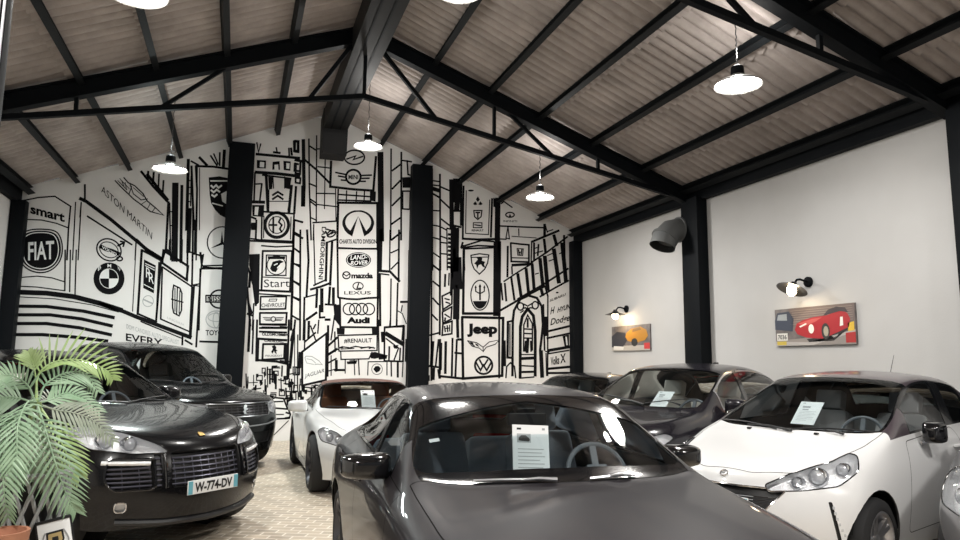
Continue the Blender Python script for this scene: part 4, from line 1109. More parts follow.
    def wiper(s, pts, m=None):
        """arm and blade lying on the glass: two plan points (pivot, blade middle) and blade ends"""
        piv, mid, e0, e1 = pts
        def P(q, o): p, nn = s.top(*q); return p + nn * o
        mb = MB(); mb.tube([P(piv, .016), P(((piv[0] + mid[0]) / 2, (piv[1] + mid[1]) / 2), .024), P(mid, .018)], [.012, .008, .005], 8)
        n = 8
        mb.tube([P((e0[0] + (e1[0] - e0[0]) * k / n, e0[1] + (e1[1] - e0[1]) * k / n), .010) for k in range(n + 1)], .007, 6)
        mb.build('windscreen_wiper', m or M['trim'], s.root)
    def seat(s, x, y, z, m, w=.5, name='seat', hr=True, back=.62, lean=.32, m2=None):
        mb = MB(); soft_box(mb, (x, y, z), (w, .52, .2))
        rot = Matrix.Rotation(lean, 3, 'X')
        soft_box(mb, V((x, y - .24, z + .08)) + rot @ V((0, 0, back / 2)), (w * .96, .19, back), rot, taper=-.18)
        o = mb.build(name, m, s.root, ang=70)
        if hr:
            mb = MB(); hx = V((x, y - .24, z + .08)) + rot @ V((0, .0, back + .12))
            soft_box(mb, hx, (.27, .12, .2), rot)
            for q in (-.05, .05): mb.tube([hx + rot @ V((q, 0, -.18)), hx + rot @ V((q, 0, -.05))], .007, 6)
            mb.build('headrest', m2 or m, o, ang=70)
        return o
    def cabin(s, yc, zc, w, seatm, y1, zf=.3, rear=True, wheel=True, dashm=None, ys=None):
        """dashboard, seats, floor tub and steering wheel; yc, zc = base of the windscreen"""
        mb = MB()
        yb = yc - 1.05
        mb.box((0, (yc + y1) / 2, zf), (2 * w, yc - y1, .03))
        for sd in (1, -1): mb.box((sd * w, (yc + y1) / 2, (zf + zc) / 2 - .06), (.03, yc - y1, zc - zf - .16))
        mb.box((0, yc - .05, (zf + zc) / 2 - .1), (2 * w, .03, zc - zf - .12)); mb.box((0, y1, (zf + zc) / 2 - .1), (2 * w, .03, zc - zf - .2))
        mb.build('cabin_tub', M['cabin'], s.root)
        mb = MB()
        prof = [(yc - .02, zc - .045), (yc - .18, zc - .05), (yc - .36, zc - .04), (yc - .47, zc - .06), (yc - .50, zc - .12), (yc - .46, zc - .30), (yc - .38, zc - .5)]
        P = []
        for k in range(15):
            x = -w + .02 + (2 * w - .04) * k / 14; b = -.16 * (x / w) ** 2
            hood = .045 * math.exp(-((x + w * .52) / .2) ** 2)
            P.append([V((x, y + b * (1 if i < 2 else .2), z + (hood if 1 < i < 4 else 0))) for i, (y, z) in enumerate(prof)])
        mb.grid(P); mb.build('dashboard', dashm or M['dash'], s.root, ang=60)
        ys = ys if ys is not None else yc - 1.15
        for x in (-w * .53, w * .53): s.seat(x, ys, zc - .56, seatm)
        if rear:
            for x in (-w * .5, w * .5): s.seat(x, ys - .80, zc - .56, seatm, w=w * .92, name='rear_seat', back=.50, hr=False)
        if wheel:
            c = V((-w * .52, yc - .60, zc - .04)); R = Matrix.Rotation(radians(-65), 3, 'X')
            mb = MB(); mb.tube([c + R @ V((.185 * cos(a), .185 * sin(a), 0)) for a in [2 * pi * k / 28 for k in range(28)]], .015, 8, closed=True)
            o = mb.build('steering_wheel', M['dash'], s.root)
            mb = MB()
            for a in (0, pi, -pi / 2): mb.bar(c + R @ V((.03 * cos(a), .03 * sin(a), -.01)), c + R @ V((.18 * cos(a), .18 * sin(a), 0)), .04, .018)
            soft_box(mb, c + R @ V((0, 0, -.005)), (.13, .12, .05), R)
            mb.tube([c, c + V((0, .25, -.1))], .035, 10)
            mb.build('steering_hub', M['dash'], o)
    def finish(s):
        s.bm.free(); s.ref.free(); s.bvh = None
    def world(s, p):
        a = s.root.rotation_euler.z
        return Matrix.Translation(s.root.location) @ Matrix.Rotation(a, 4, 'Z') @ V(p)

def arcpts(c, r0, r1, a0, a1, n, f):
    return [f(c[0] + r0 * cos(a0 + (a1 - a0) * k / n), c[1] + r1 * sin(a0 + (a1 - a0) * k / n)) for k in range(n + 1)]

def rounded(pts, r, n=4):
    """round the corners of a polygon of 3D points"""
    out = []; N = len(pts); pts = [V(p) for p in pts]
    for i in range(N):
        p = pts[i]; a = pts[i - 1]; b = pts[(i + 1) % N]
        da = (a - p); db = (b - p); k = min(r, da.length * .45, db.length * .45)
        s = p + da.normalized() * k; e = p + db.normalized() * k
        for q in range(n + 1):
            t = q / n; out.append(s * (1 - t) ** 2 + p * 2 * t * (1 - t) + e * t * t)
    return out
# ------------------------------------------------------------------ cars: the eight in the hall
def make_front_lamp(c, pts, axis, tagn, depth=.07, lenses=(), allowed=(0,), bulb=.05, lensmat=None, cond=None):
    """head lamps on both sides: clear cover over a silver bowl with lens barrels"""
    c.cut2(pts, axis, tagn, allowed, cond)
    def finish():
        for sd in (1, -1):
            cd = (lambda p, sd=sd: p.x * sd > 0)
            bowl = c.recess(tagn, 'headlight', M['refl'], depth, cond=cd)
            if not bowl: continue
            c.extract(tagn, 'lamp_cover', M['lens'], off=.001, cond=cd, parent=bowl)
            c.outline(tagn, 'lamp_bezel', M['gloss'], .005, cond=cd, parent=bowl)
            for x, z, r in lenses:
                p, nn = c.front(sd * x, z)
                mb = MB(); ax = V((sd * .12, 1, .02)).normalized(); q = p - nn * depth * .45
                R = ax.to_track_quat('Z', 'Y').to_matrix().to_4x4()
                mb.lathe([(r * 1.25, -.05), (r * 1.25, .0), (r * 1.08, .012), (r, .006)], 24, Matrix.Translation(q) @ R)
                mb.build('lamp_barrel', M['chrome'], bowl)
                mb = MB(); mb.lathe([(r, .0), (r * .8, r * .3), (r * .45, r * .48), (0, r * .55)], 24, Matrix.Translation(q) @ R)
                mb.build('lamp_lens', lensmat or M['bulb'], bowl)
    return finish

def tail_lamps(c, z0, z1, x0, x1, allowed=(0,)):
    y = c.sp['st'][-1][0]
    pts = rounded([(x0, y, z0), (x1, y + .25, z0 + .02), (x1, y + .3, z1), (x0, y, z1)], .03)
    c.cut2(pts, (.45, -.9, 0), 30, allowed)

def plate(c, x, z, text=None, front=True, w=.52, h=.11, tilt=0.):
    """number plate standing just proud of the bumper"""
    f = c.front if front else c.rear; sg = 1 if front else -1
    pl = max(f(x - w * .45, z)[0].y * sg, f(x + w * .45, z)[0].y * sg, f(x, z)[0].y * sg, f(x, z + h * .5)[0].y * sg, f(x, z - h * .5)[0].y * sg) * sg
    y = pl + sg * .008
    mb = MB(); mb.box((x, y, z), (w, .012, h), bev=.003); o = mb.build('number_plate', M['plate'], c.root)
    yy = y + sg * .0075
    for q in (-1, 1): mb = MB(); mb.box((x + q * (w / 2 - .024), yy - sg * .001, z), (.042, .003, h - .008)); mb.build('plate_band', M['plateblue'], o)
    if text:
        mb = MB(); wl = w - .13
        put_text(mb, text, (x + sg * wl / 2, yy + sg * .001, z - h * .33), (-sg, 0, 0), (0, 0, h * .66), bold=.035, width=wl)
        mb.build('plate_lettering', M['ink'], o, smooth=False)
    return o

def common_out(c, pm, roofm=None, pill=None, doors=(), hood=10, glassm=None, frit=None, lining=None, seam_tags=None, sideglass=None, hoodm=None):
    lining = lining or M['headlining']
    c.seams(seam_tags or [10, 11, 12, 13, 14, 30, 31, 32, 20, 21, 22])
    c.extract([0], 'body', pm, lined=lining)
    c.extract([4], 'roof', roofm or pm, lined=lining)
    c.extract([5], 'window_pillar', pill or pm, lined=lining)
    c.extract([10], 'hood', hoodm or pm)
    for t in (11, 12):
        for sd in (1, -1):
            d = c.extract([t], 'door', pm, lined=lining, cond=lambda p, sd=sd: p.x * sd > 0)
            if d: c.door[(t, sd)] = d
    g = glassm or M['glass']
    c.extract([1], 'windshield', g, off=-.003)
    c.extract([41], 'windshield_border', frit or M['gloss'], lined=M['cabin'])
    for sd in (1, -1): c.extract([2], 'side_window', sideglass or g, off=-.003, cond=lambda p, sd=sd: p.x * sd > 0)
    c.extract([42], 'window_frame', c.frame or M['gloss'], lined=M['cabin'])
    c.extract([43], 'rear_window_border', M['gloss'], lined=M['cabin'])
    c.extract([3], 'rear_window', M['dkglass'], off=-.003)
    c.extract([44], 'centre_pillar', M['gloss'], lined=M['cabin'])
    for sd in (1, -1):
        c.extract([30], 'tail_lamp', M['red'], cond=lambda p, sd=sd: p.x * sd > 0)
Car.frame = None

def borders(c, w=.022, s=.02, r=.02):
    c.rim(1, 41, w); c.rim(2, 42, s); c.rim(3, 43, r)

# stations: y, bow, z0, x2,z2, x3,z3, x4,z4, half width, sill z
SALOON = [
 (2.36, .30, .70, .42, .70, .64, .68, .80, .62, .84, .26),
 (2.08, .18, .81, .48, .80, .70, .79, .86, .72, .905, .20),
 (1.60, .12, .905, .56, .90, .77, .90, .89, .83, .935, .18),
 (1.15, .10, .975, .62, .97, .80, .955, .90, .89, .94, .17),
 (.86, .24, 1.02, .83, 1.005, .85, .985, .915, .915, .94, .17),
 (.42, .16, 1.24, .745, 1.21, .835, 1.0, .915, .925, .94, .17),
 (.07, .10, 1.42, .665, 1.39, .825, 1.01, .915, .93, .94, .17),
 (-.50, 0, 1.49, .635, 1.44, .815, 1.015, .915, .935, .945, .17),
 (-1.0, 0, 1.455, .61, 1.405, .80, 1.02, .92, .94, .955, .17),
 (-1.38, -.06, 1.375, .58, 1.33, .79, 1.03, .93, .945, .97, .18),
 (-1.78, -.10, 1.21, .59, 1.185, .775, 1.045, .925, .955, .965, .20),
 (-2.08, -.12, 1.09, .63, 1.085, .77, 1.05, .90, .955, .94, .24),
 (-2.40, -.22, 1.06, .55, 1.05, .70, 1.03, .82, .95, .86, .30)]
def scaled(st, sx=1, sy=1, sz=1, dz=0):
    return [(r[0] * sy, r[1] * sy, r[2] * sz + dz, r[3] * sx, r[4] * sz + dz, r[5] * sx, r[6] * sz + dz, r[7] * sx, r[8] * sz + dz, r[9] * sx, r[10] * sz) for r in st]

def grey_saloon():
    pm = mat('dark_grey_metallic_paint', (.019, .0168, .020), .45, .0, coat=.55, spec=.15)
    sp = dict(st=SALOON, fy=[.06, .10, .02], fz=[.56, .40, .22], ry=[.06, .06, .0], rz=[.80, .55, .30], tags=dict(wind=(4, 6), roof=(6, 9), rear=(9, 11), side=(5, 10)), sh=.35)
    c = Car('saloon_car', 'dark grey saloon in the centre foreground with a price sheet behind its windscreen', (1.645, 4.01, radians(-92.5)), sp); c.door = {}
    c.cut(rounded([(-.78, .60, 1), (-.40, .70, 1), (0, .735, 1), (.40, .70, 1), (.78, .60, 1), (.60, .03, 1), (.35, .075, 1), (0, .095, 1), (-.35, .075, 1), (-.60, .03, 1)], .12), (0, 0, 1), 45, [1])
    for f in c.bm.faces: f.material_index = {1: 41, 45: 1}.get(f.material_index, f.material_index)
    c.rim(2, 42, .02); c.rim(3, 43, .02)
    # bonnet with two creases, doors
    c.cut(rounded([(-.80, .62, 1), (.80, .62, 1), (.79, 1.3, 1), (.72, 1.85, 1), (.52, 2.16, 1), (.2, 2.24, 1), (-.2, 2.24, 1), (-.52, 2.16, 1), (-.72, 1.85, 1), (-.79, 1.3, 1)], .05), (0, 0, 1), 10, [0], lambda p, n: p.z > .6)
    c.cut2(rounded([(.9, .78, .30), (.9, .70, 1.03), (.9, -.40, 1.06), (.9, -.42, .30)], .05), (1, 0, 0), 11, [0])
    c.cut2(rounded([(.9, -.42, .30), (.9, -.40, 1.06), (.9, -1.36, 1.08), (.9, -1.30, .85), (.9, -.98, .30)], .05), (1, 0, 0), 12, [0])
    c.cut2([(.7, -.36, .9), (.7, -.34, 1.5), (.7, -.47, 1.5), (.7, -.45, .9)], (1, 0, 0), 44, [2, 42])
    lamp = make_front_lamp(c, rounded([(.50, 2.3, .70), (.84, 1.9, .78), (.84, 1.9, .66), (.50, 2.4, .58)], .03), (.5, .86, .1), 20, lenses=((.60, .645, .04), (.72, .67, .04)))
    for sd in (1, -1):
        c.cut([(sd * .04, 2.5, .70), (sd * .34, 2.4, .69), (sd * .36, 2.4, .50), (sd * .06, 2.5, .44)], (0, 1, 0), 21, [0])
    c.cut(rounded([(-.6, 2.4, .38), (.6, 2.4, .38), (.52, 2.4, .26), (-.52, 2.4, .26)], .03), (0, 1, 0), 22, [0])
    tail_lamps(c, .80, .95, .42, .9)
    c.arch(1.60, .34, .395); c.arch(-1.36, .34, .395)
    common_out(c, pm)
    lamp()
    for sd in (1, -1):
        g = c.recess(21, 'grille', M['trim'], .03, cond=lambda p, sd=sd: p.x * sd > 0); c.outline(21, 'grille_surround', M['chrome'], .008, cond=lambda p, sd=sd: p.x * sd > 0, parent=g)
    c.recess(22, 'lower_intake', M['trim'], .04)
    c.wheels(1.60, -1.36, .82, .34, .235, .24, 'double', M['darkalloy']); c.under(.19, .78, -2.2, 2.1)
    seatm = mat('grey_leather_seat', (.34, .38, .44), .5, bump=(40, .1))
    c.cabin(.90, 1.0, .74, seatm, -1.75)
    for sd in (1, -1):
        c.mirror(sd, (.88, .30, .99), (.955, .30, 1.05), (.245, .14, .125), M['gloss'])
        c.handle(sd, -.22, .90, pm, c.door.get((11, sd))); c.handle(sd, -1.12, .93, pm, c.door.get((12, sd)))
    c.wiper(((.10, .835), (.28, .815), (.50, .755), (.12, .83)), M['alloy'])
    c.wiper(((-.32, .80), (-.20, .815), (-.36, .785), (-.08, .83)), M['alloy'])
    # rear-view mirror and sensor housing behind the glass
    p, nn = c.top(0, .12)
    mb = MB(); soft_box(mb, p - nn * .05, (.12, .10, .05), Matrix.Rotation(-.5, 3, 'X')); o = mb.build('sensor_housing', M['trim'], c.root)
    mb = MB(); soft_box(mb, p + V((0, .03, -.11)), (.24, .035, .07)); mb.build('rear_view_mirror', M['trim'], c.root)
    # pale sticker inside the corner of the windscreen
    p, nn = c.top(.585, .40); d_ = (c.top(.585, .36)[0] - p).normalized(); e_ = nn.cross(d_)
    mb = MB(); q_ = p - nn * .008; mb.poly([q_, q_ + e_ * .055, q_ + e_ * .055 + d_ * .03, q_ + d_ * .03]); mb.build('windscreen_sticker', M['white'], c.root, smooth=False, fix=False)
    plate(c, 0, .46); c.finish(); return c

DS = [
 (1.95, .40, .79, .36, .79, .58, .78, .74, .70, .80, .24),
 (1.66, .18, .895, .44, .90, .66, .90, .805, .82, .852, .20),
 (1.24, .12, .975, .52, .98, .72, .98, .82, .89, .86, .18),
 (1.12, .10, 1.005, .60, 1.02, .76, 1.01, .83, .92, .86, .17),
 (1.04, .26, 1.055, .80, 1.05, .815, 1.035, .838, .935, .862, .17),
 (.53, .22, 1.315, .715, 1.28, .79, 1.04, .835, .95, .862, .17),
 (.04, .14, 1.515, .635, 1.475, .775, 1.05, .832, .955, .862, .17),
 (-.45, 0, 1.575, .605, 1.525, .765, 1.055, .83, .96, .862, .17),
 (-.9, 0, 1.56, .585, 1.505, .755, 1.065, .83, .965, .862, .17),
 (-1.40, -.05, 1.53, .57, 1.475, .745, 1.075, .832, .97, .862, .18),
 (-1.68, -.08, 1.39, .575, 1.36, .73, 1.075, .82, .97, .85, .22),
 (-1.82, -.1, 1.17, .60, 1.15, .71, 1.05, .80, .95, .83, .26),
 (-1.93, -.2, .99, .5, .98, .64, .96, .74, .88, .78, .32)]
def white_hatchback():
    pm = paint('white_car_paint', (.80, .80, .80), 0, .28); rf = paint('dark_plum_roof_paint', (.085, .066, .078), .3, .28)
    sp = dict(st=DS, fy=[.05, .13, .06], fz=[.66, .48, .22], ry=[.05, .06, .0], rz=[.75, .5, .3], tags=dict(wind=(4, 6), roof=(6, 9), rear=(9, 11), side=(5, 9)), sh=.15)
    c = Car('hatchback_car', 'white small hatchback with a dark roof parked at the right', (5.45, 5.28, radians(-160.2)), sp); c.door = {}
    borders(c, .022)
    c.cut(rounded([(-.735, .60, 1), (.735, .60, 1), (.72, 1.1, 1), (.63, 1.50, 1), (.46, 1.75, 1), (.2, 1.88, 1), (-.2, 1.88, 1), (-.46, 1.75, 1), (-.63, 1.50, 1), (-.72, 1.1, 1)], .05), (0, 0, 1), 10, [0], lambda p, n: p.z > .6)
    c.cut2(rounded([(.9, .68, .30), (.9, .60, 1.0), (.9, -.62, 1.06), (.9, -.66, .75), (.9, -.55, .30)], .06), (1, 0, 0), 11, [0])
    # shark-fin pillar keeps body colour above the belt; glass behind it darker
    c.cut2([(.7, -.50, .9), (.7, -.62, 1.6), (.7, -.85, 1.6), (.7, -.72, .9)], (1, 0, 0), 44, [2, 42])
    # sharply swept lamp: high outer tip, low inner tip
    lamp = make_front_lamp(c, rounded([(.33, 1.92, .725), (.52, 1.80, .83), (.76, 1.46, .965), (.81, 1.38, .955), (.82, 1.45, .84), (.74, 1.62, .735), (.56, 1.82, .70), (.36, 1.93, .68)], .04), (.62, .78, .12), 20, .075, lenses=((.60, .80, .055), (.71, .86, .04), (.50, .76, .035)))
    c.cut(rounded([(-.46, 1.9, .70), (.46, 1.9, .70), (.30, 1.9, .50), (-.30, 1.9, .50)], .04), (0, 1, 0), 21, [0])
    c.cut(rounded([(-.30, 1.9, .43), (.30, 1.9, .43), (.36, 1.9, .28), (-.36, 1.9, .28)], .04), (0, 1, 0), 22, [0])
    # thin upright day-light slot
    c.cut2(rounded([(.685, 1.7, .63), (.715, 1.7, .63), (.775, 1.7, .36), (.745, 1.7, .36)], .012), (.5, .86, 0), 23, [0])
    tail_lamps(c, .80, .98, .5, .8)
    c.arch(1.24, .315, .375); c.arch(-1.22, .315, .375)
    c.frame = M['gloss']
    common_out(c, pm, rf, rf, seam_tags=[10, 11, 20, 21, 22])
    lamp()
    g = c.recess(21, 'grille', M['trim'], .04); c.outline(21, 'grille_surround', M['chrome'], .007, parent=g)
    for k in range(6):
        z = .525 + k * .022; hw = .30 + (z - .50) * .9
        mb = MB(); c.surf_bar(mb, [(-hw + .03, z), (0, z), (hw - .03, z)], .004, 5, lambda a, b: c.front(a, b), -.012); mb.build('grille_bar', M['chrome'], g)
    c.recess(22, 'lower_intake', M['trim'], .05)
    for sd in (1, -1):
        s = c.recess(23, 'day_light', M['trim'], .012, cond=lambda p, sd=sd: p.x * sd > 0)
        for k in range(6):
            z = .59 - k * .038; x = .702 + (.63 - z) * .23
            p, nn = c.front(sd * x, z)
            mb = MB(); mb.box(p - nn * .004, (.018, .012, .022), nn.to_track_quat('Y', 'Z').to_matrix(), bev=.004); mb.build('light_element', M['bulb'], s)
    c.wheels(1.24, -1.22, .755, .315, .205, .215, 'double', M['alloy']); c.under(.2, .72, -1.75, 1.7)
    seatm = mat('grey_cloth_seat', (.42, .40, .40), .85, bump=(80, .1))
    c.cabin(.90, 1.02, .68, seatm, -1.5)
    for sd in (1, -1):
        c.mirror(sd, (.82, .30, .97), (.915, .27, 1.06), (.155, .14, .165), M['gloss'], m2=M['chrome'])
        c.handle(sd, -.42, .90, pm, c.door.get((11, sd)))
    c.wiper(((-.10, 1.04), (.34, .97), (.70, .80), (.04, 1.03)))
    c.wiper(((-.50, .97), (-.35, .96), (-.66, .83), (-.02, 1.03)))
    # bonnet badge: interlocking D and S
    p, nn = c.top(0, 1.93)
    q = nn.to_track_quat('Z', 'Y').to_matrix()
    mb = MB()
    c0 = p + nn * .004
    put_text(mb, 'S', c0 + V((.02, .0, 0)), (-1, 0, 0), V((0, -.045, .012)), bold=.03, width=.026)
    b = mb.build('bonnet_badge', M['trim'], c.root, smooth=False)
    mb = MB(); mb.tube([c0 + q @ V((.03 * cos(a), .026 * sin(a), .0)) for a in [2 * pi * k / 20 for k in range(20)]], .006, 6, closed=True); mb.build('badge_ring', M['chrome'], b)
    # washers and roof aerial
    for sd in (1, -1):
        p, nn = c.top(sd * .30, 1.02); mb = MB(); soft_box(mb, p + nn * .006, (.03, .035, .016)); mb.build('washer_jet', M['trim'], c.root)
    p, nn = c.top(0, -1.36)
    mb = MB(); mb.lathe([(.03, -.005), (.03, .008), (.014, .03), (0, .032)], 16, Matrix.Translation(p)); mb.tube([p + V((0, .0, .02)), p + V((0, -.13, .22))], [.0055, .0028], 6); mb.build('roof_aerial', M['trim'], c.root)
    plate(c, 0, .575); c.finish(); return c

SUV = [
 (2.22, .36, .92, .45, .93, .68, .935, .84, .85, .90, .32),
 (1.95, .20, 1.02, .50, 1.035, .75, 1.05, .90, .96, .95, .28),
 (1.42, .12, 1.09, .57, 1.095, .81, 1.105, .925, 1.0, .97, .26),
 (1.05, .10, 1.13, .64, 1.125, .83, 1.12, .93, 1.03, .97, .25),
 (.86, .20, 1.165, .81, 1.16, .86, 1.13, .935, 1.04, .97, .25),
 (.40, .15, 1.42, .735, 1.39, .845, 1.14, .935, 1.05, .97, .25),
 (.0, .10, 1.635, .67, 1.595, .835, 1.15, .935, 1.06, .97, .25),
 (-.6, 0, 1.715, .645, 1.665, .83, 1.16, .935, 1.065, .97, .25),
 (-1.2, 0, 1.70, .625, 1.65, .82, 1.17, .935, 1.07, .97, .25),
 (-1.75, -.05, 1.63, .605, 1.58, .81, 1.18, .93, 1.07, .97, .26),
 (-2.05, -.08, 1.43, .63, 1.41, .80, 1.18, .92, 1.06, .96, .30),
 (-2.22, -.10, 1.22, .67, 1.21, .785, 1.14, .90, 1.04, .94, .34),
 (-2.36, -.2, 1.05, .55, 1.04, .70, 1.02, .82, .95, .88, .40)]
def black_suv():
    pm = mat('black_car_paint', (.004, .004, .005), .22, 0, coat=.35, spec=.25)
    sp = dict(st=SUV, fy=[.07, .13, .05], fz=[.74, .50, .24], ry=[.05, .06, .0], rz=[.85, .6, .4], tags=dict(wind=(4, 6), roof=(6, 9), rear=(9, 11), side=(5, 10)), sh=.2, nose=.1)
    c = Car('suv_car', 'black SUV with a white number plate beside the palm plant', (-1.66, 8.38, radians(-49)), sp); c.door = {}
    borders(c, .022)
    c.cut(rounded([(-.80, .58, 1), (.80, .58, 1), (.79, 1.2, 1), (.66, 1.72, 1), (.52, 2.0, 1), (.2, 2.15, 1), (-.2, 2.15, 1), (-.52, 2.0, 1), (-.66, 1.72, 1), (-.79, 1.2, 1)], .05), (0, 0, 1), 10, [0], lambda p, n: p.z > .8)
    c.cut2(rounded([(.9, .74, .38), (.9, .66, 1.12), (.9, -.42, 1.18), (.9, -.42, .38)], .05), (1, 0, 0), 11, [0])
    c.cut2(rounded([(.9, -.42, .38), (.9, -.42, 1.18), (.9, -1.40, 1.2), (.9, -1.34, .9), (.9, -1.02, .38)], .05), (1, 0, 0), 12, [0])
    c.cut2([(.7, -.36, 1.05), (.7, -.36, 1.7), (.7, -.48, 1.7), (.7, -.47, 1.05)], (1, 0, 0), 44, [2, 42])
    # lamp: pointed inner lower tip, rounded outer
    lamp = make_front_lamp(c, rounded([(.385, 2.25, .845), (.42, 2.15, .90), (.62, 2.0, 1.005), (.80, 1.75, 1.07), (.90, 1.55, 1.05), (.90, 1.6, .97), (.84, 1.85, .875), (.62, 2.1, .84)], .05), (.5, .83, .25), 20, .08, lenses=((.60, .925, .05), (.74, .955, .055)))
    c.cut2(rounded([(.42, 2.3, .82), (.47, 2.3, .82), (.475, 2.3, .555), (.43, 2.3, .555)], .01), (.0, 1, 0), 24, [0])
    # centre grille, two side openings, slim lower lamp
    c.cut(rounded([(-.345, 2.3, .83), (.345, 2.3, .83), (.36, 2.3, .545), (-.36, 2.3, .545)], .03), (0, 1, 0), 21, [0])
    c.cut2(rounded([(.48, 2.3, .785), (.80, 2.1, .80), (.83, 2.1, .64), (.76, 2.1, .55), (.50, 2.3, .55)], .06), (.3, .95, 0), 22, [0])
    c.cut2(rounded([(.69, 2.2, .46), (.78, 2.2, .46), (.78, 2.2, .385), (.69, 2.2, .385)], .035, 5), (.35, .93, 0), 23, [0])
    tail_lamps(c, .85, 1.05, .5, .9)
    c.arch(1.42, .37, .43); c.arch(-1.43, .37, .43)
    common_out(c, pm, glassm=M['glass'], sideglass=M['dkglass'])
    lamp()
    g = c.recess(21, 'grille', M['trim'], .06)
    slat = mat('dark_grille_metal', (.10, .10, .13), .3, .6)
    for k in range(6):
        z = .575 + k * .043; mb = MB(); c.surf_bar(mb, [(-.35, z), (0, z), (.35, z)], .008, 6, lambda a, b: c.front(a, b), -.03); mb.build('grille_slat', slat, g)
    for k in range(9):
        x = -.32 + .08 * k; mb = MB(); P = [c.front(x, .555 + .04 * i) for i in range(7)]; mb.tube([p - n * .035 for p, n in P], .004, 6); mb.build('grille_upright', slat, g)
    for sd in (1, -1):
        cd = lambda p, sd=sd: p.x * sd > 0
        g = c.recess(22, 'side_intake', M['trim'], .06, cond=cd); c.outline(22, 'intake_surround', M['gloss'], .010, cond=cd, parent=g)
        for k in range(5):
            z = .58 + k * .036; mb = MB(); c.surf_bar(mb, [(sd * .50, z), (sd * (.77 if k < 1 else .805), z)], .009, 6, lambda a, b: c.front(a, b), -.025); mb.build('intake_slat', slat, g)
        for x in (.58, .69): mb = MB(); P = [c.front(sd * x, .56 + .036 * i) for i in range(6)]; mb.tube([p - n * .03 for p, n in P], .004, 6); mb.build('intake_upright', slat, g)
        mb = MB(); c.surf_bar(mb, [(sd * .50, .755), (sd * .80, .772)], .018, 8, lambda a, b: c.front(a, b), -.006); mb.build('indicator_lamp', M['refl'], g)
        f = c.recess(23, 'fog_lamp', M['refl'], .03, cond=cd)
        if f: c.extract(23, 'lamp_cover', M['lens'], off=.001, cond=cd, parent=f); c.outline(23, 'fog_lamp_ring', M['chrome'], .006, cond=cd, parent=f)
        # uprights framing the centre grille
        mb = MB(); P = [c.front(sd * .395, .55 + .045 * i) for i in range(7)]; mb.tube([p + n * .006 for p, n in P], .014, 8); mb.build('grille_pillar', M['gloss'], c.root)
        v = c.recess(24, 'side_vent', M['trim'], .03, cond=cd)
        for k in range(6): mb = MB(); z = .575 + k * .043; c.surf_bar(mb, [(sd * .425, z), (sd * .465, z)], .008, 6, lambda a, b: c.front(a, b), -.012); mb.build('vent_slat', slat, v)
    mb = MB(); c.surf_bar(mb, [(-.70, .305), (-.4, .275), (0, .265), (.4, .275), (.70, .305)], .028, 8, lambda a, b: c.front(a, b), .004); mb.build('front_lip', M['trim'], c.root)
    c.wheels(1.42, -1.43, .85, .37, .26, .25, 'five', M['darkalloy']); c.under(.28, .80, -2.1, 1.95)
    c.cabin(.84, 1.12, .76, mat('black_leather_seat', (.03, .03, .032), .5), -1.9)
    for sd in (1, -1):
        c.mirror(sd, (.90, .32, 1.10), (1.0, .32, 1.21), (.24, .15, .18), pm)
        c.handle(sd, -.22, .98, pm, c.door.get((11, sd))); c.handle(sd, -1.15, 1.0, pm, c.door.get((12, sd)))
    c.wiper(((-.10, .88), (.30, .80), (.66, .66), (-.02, .86))); c.wiper(((-.55, .82), (-.35, .80), (-.68, .66), (-.10, .86)))
    # bonnet crest
    p, nn = c.top(0, 2.12); q = nn.to_track_quat('Z', 'Y').to_matrix()
    mb = MB(); sh = [(-.028, .03), (.028, .03), (.03, 0), (.018, -.025), (0, -.036), (-.018, -.025), (-.03, 0)]
    mb.prism([p + q @ V((a, -b, .001)) for a, b in sh], nn * .005)
    mb.build('bonnet_crest', mat('gold_crest', (.75, .50, .16), .25, .9), c.root)
    plate(c, 0, .535, 'W-774-DV', w=.52, h=.115); c.finish(); return c

VAN = [
 (2.20, .34, 1.02, .5, 1.025, .74, 1.02, .86, .94, .90, .36),
 (1.95, .22, 1.10, .54, 1.105, .78, 1.10, .905, 1.02, .95, .32),
 (1.45, .10, 1.155, .58, 1.155, .81, 1.15, .925, 1.06, .97, .29),
 (1.15, .10, 1.19, .62, 1.185, .83, 1.17, .93, 1.08, .97, .28),
 (1.0, .18, 1.23, .83, 1.22, .87, 1.18, .935, 1.09, .97, .28),
 (.58, .13, 1.53, .76, 1.50, .84, 1.19, .935, 1.1, .97, .28),
 (.2, .1, 1.81, .71, 1.765, .83, 1.20, .935, 1.1, .97, .28),
 (-.5, 0, 1.90, .69, 1.85, .825, 1.21, .935, 1.11, .97, .28),
 (-1.0, 0, 1.90, .68, 1.85, .82, 1.22, .935, 1.11, .97, .28),
 (-1.5, -.04, 1.86, .67, 1.81, .82, 1.22, .935, 1.11, .97, .30),
 (-1.78, -.06, 1.56, .67, 1.53, .81, 1.20, .93, 1.09, .96, .34),
 (-1.92, -.08, 1.25, .68, 1.24, .80, 1.16, .91, 1.06, .94, .38),
 (-2.02, -.12, 1.08, .6, 1.07, .74, 1.05, .86, .98, .90, .42)]
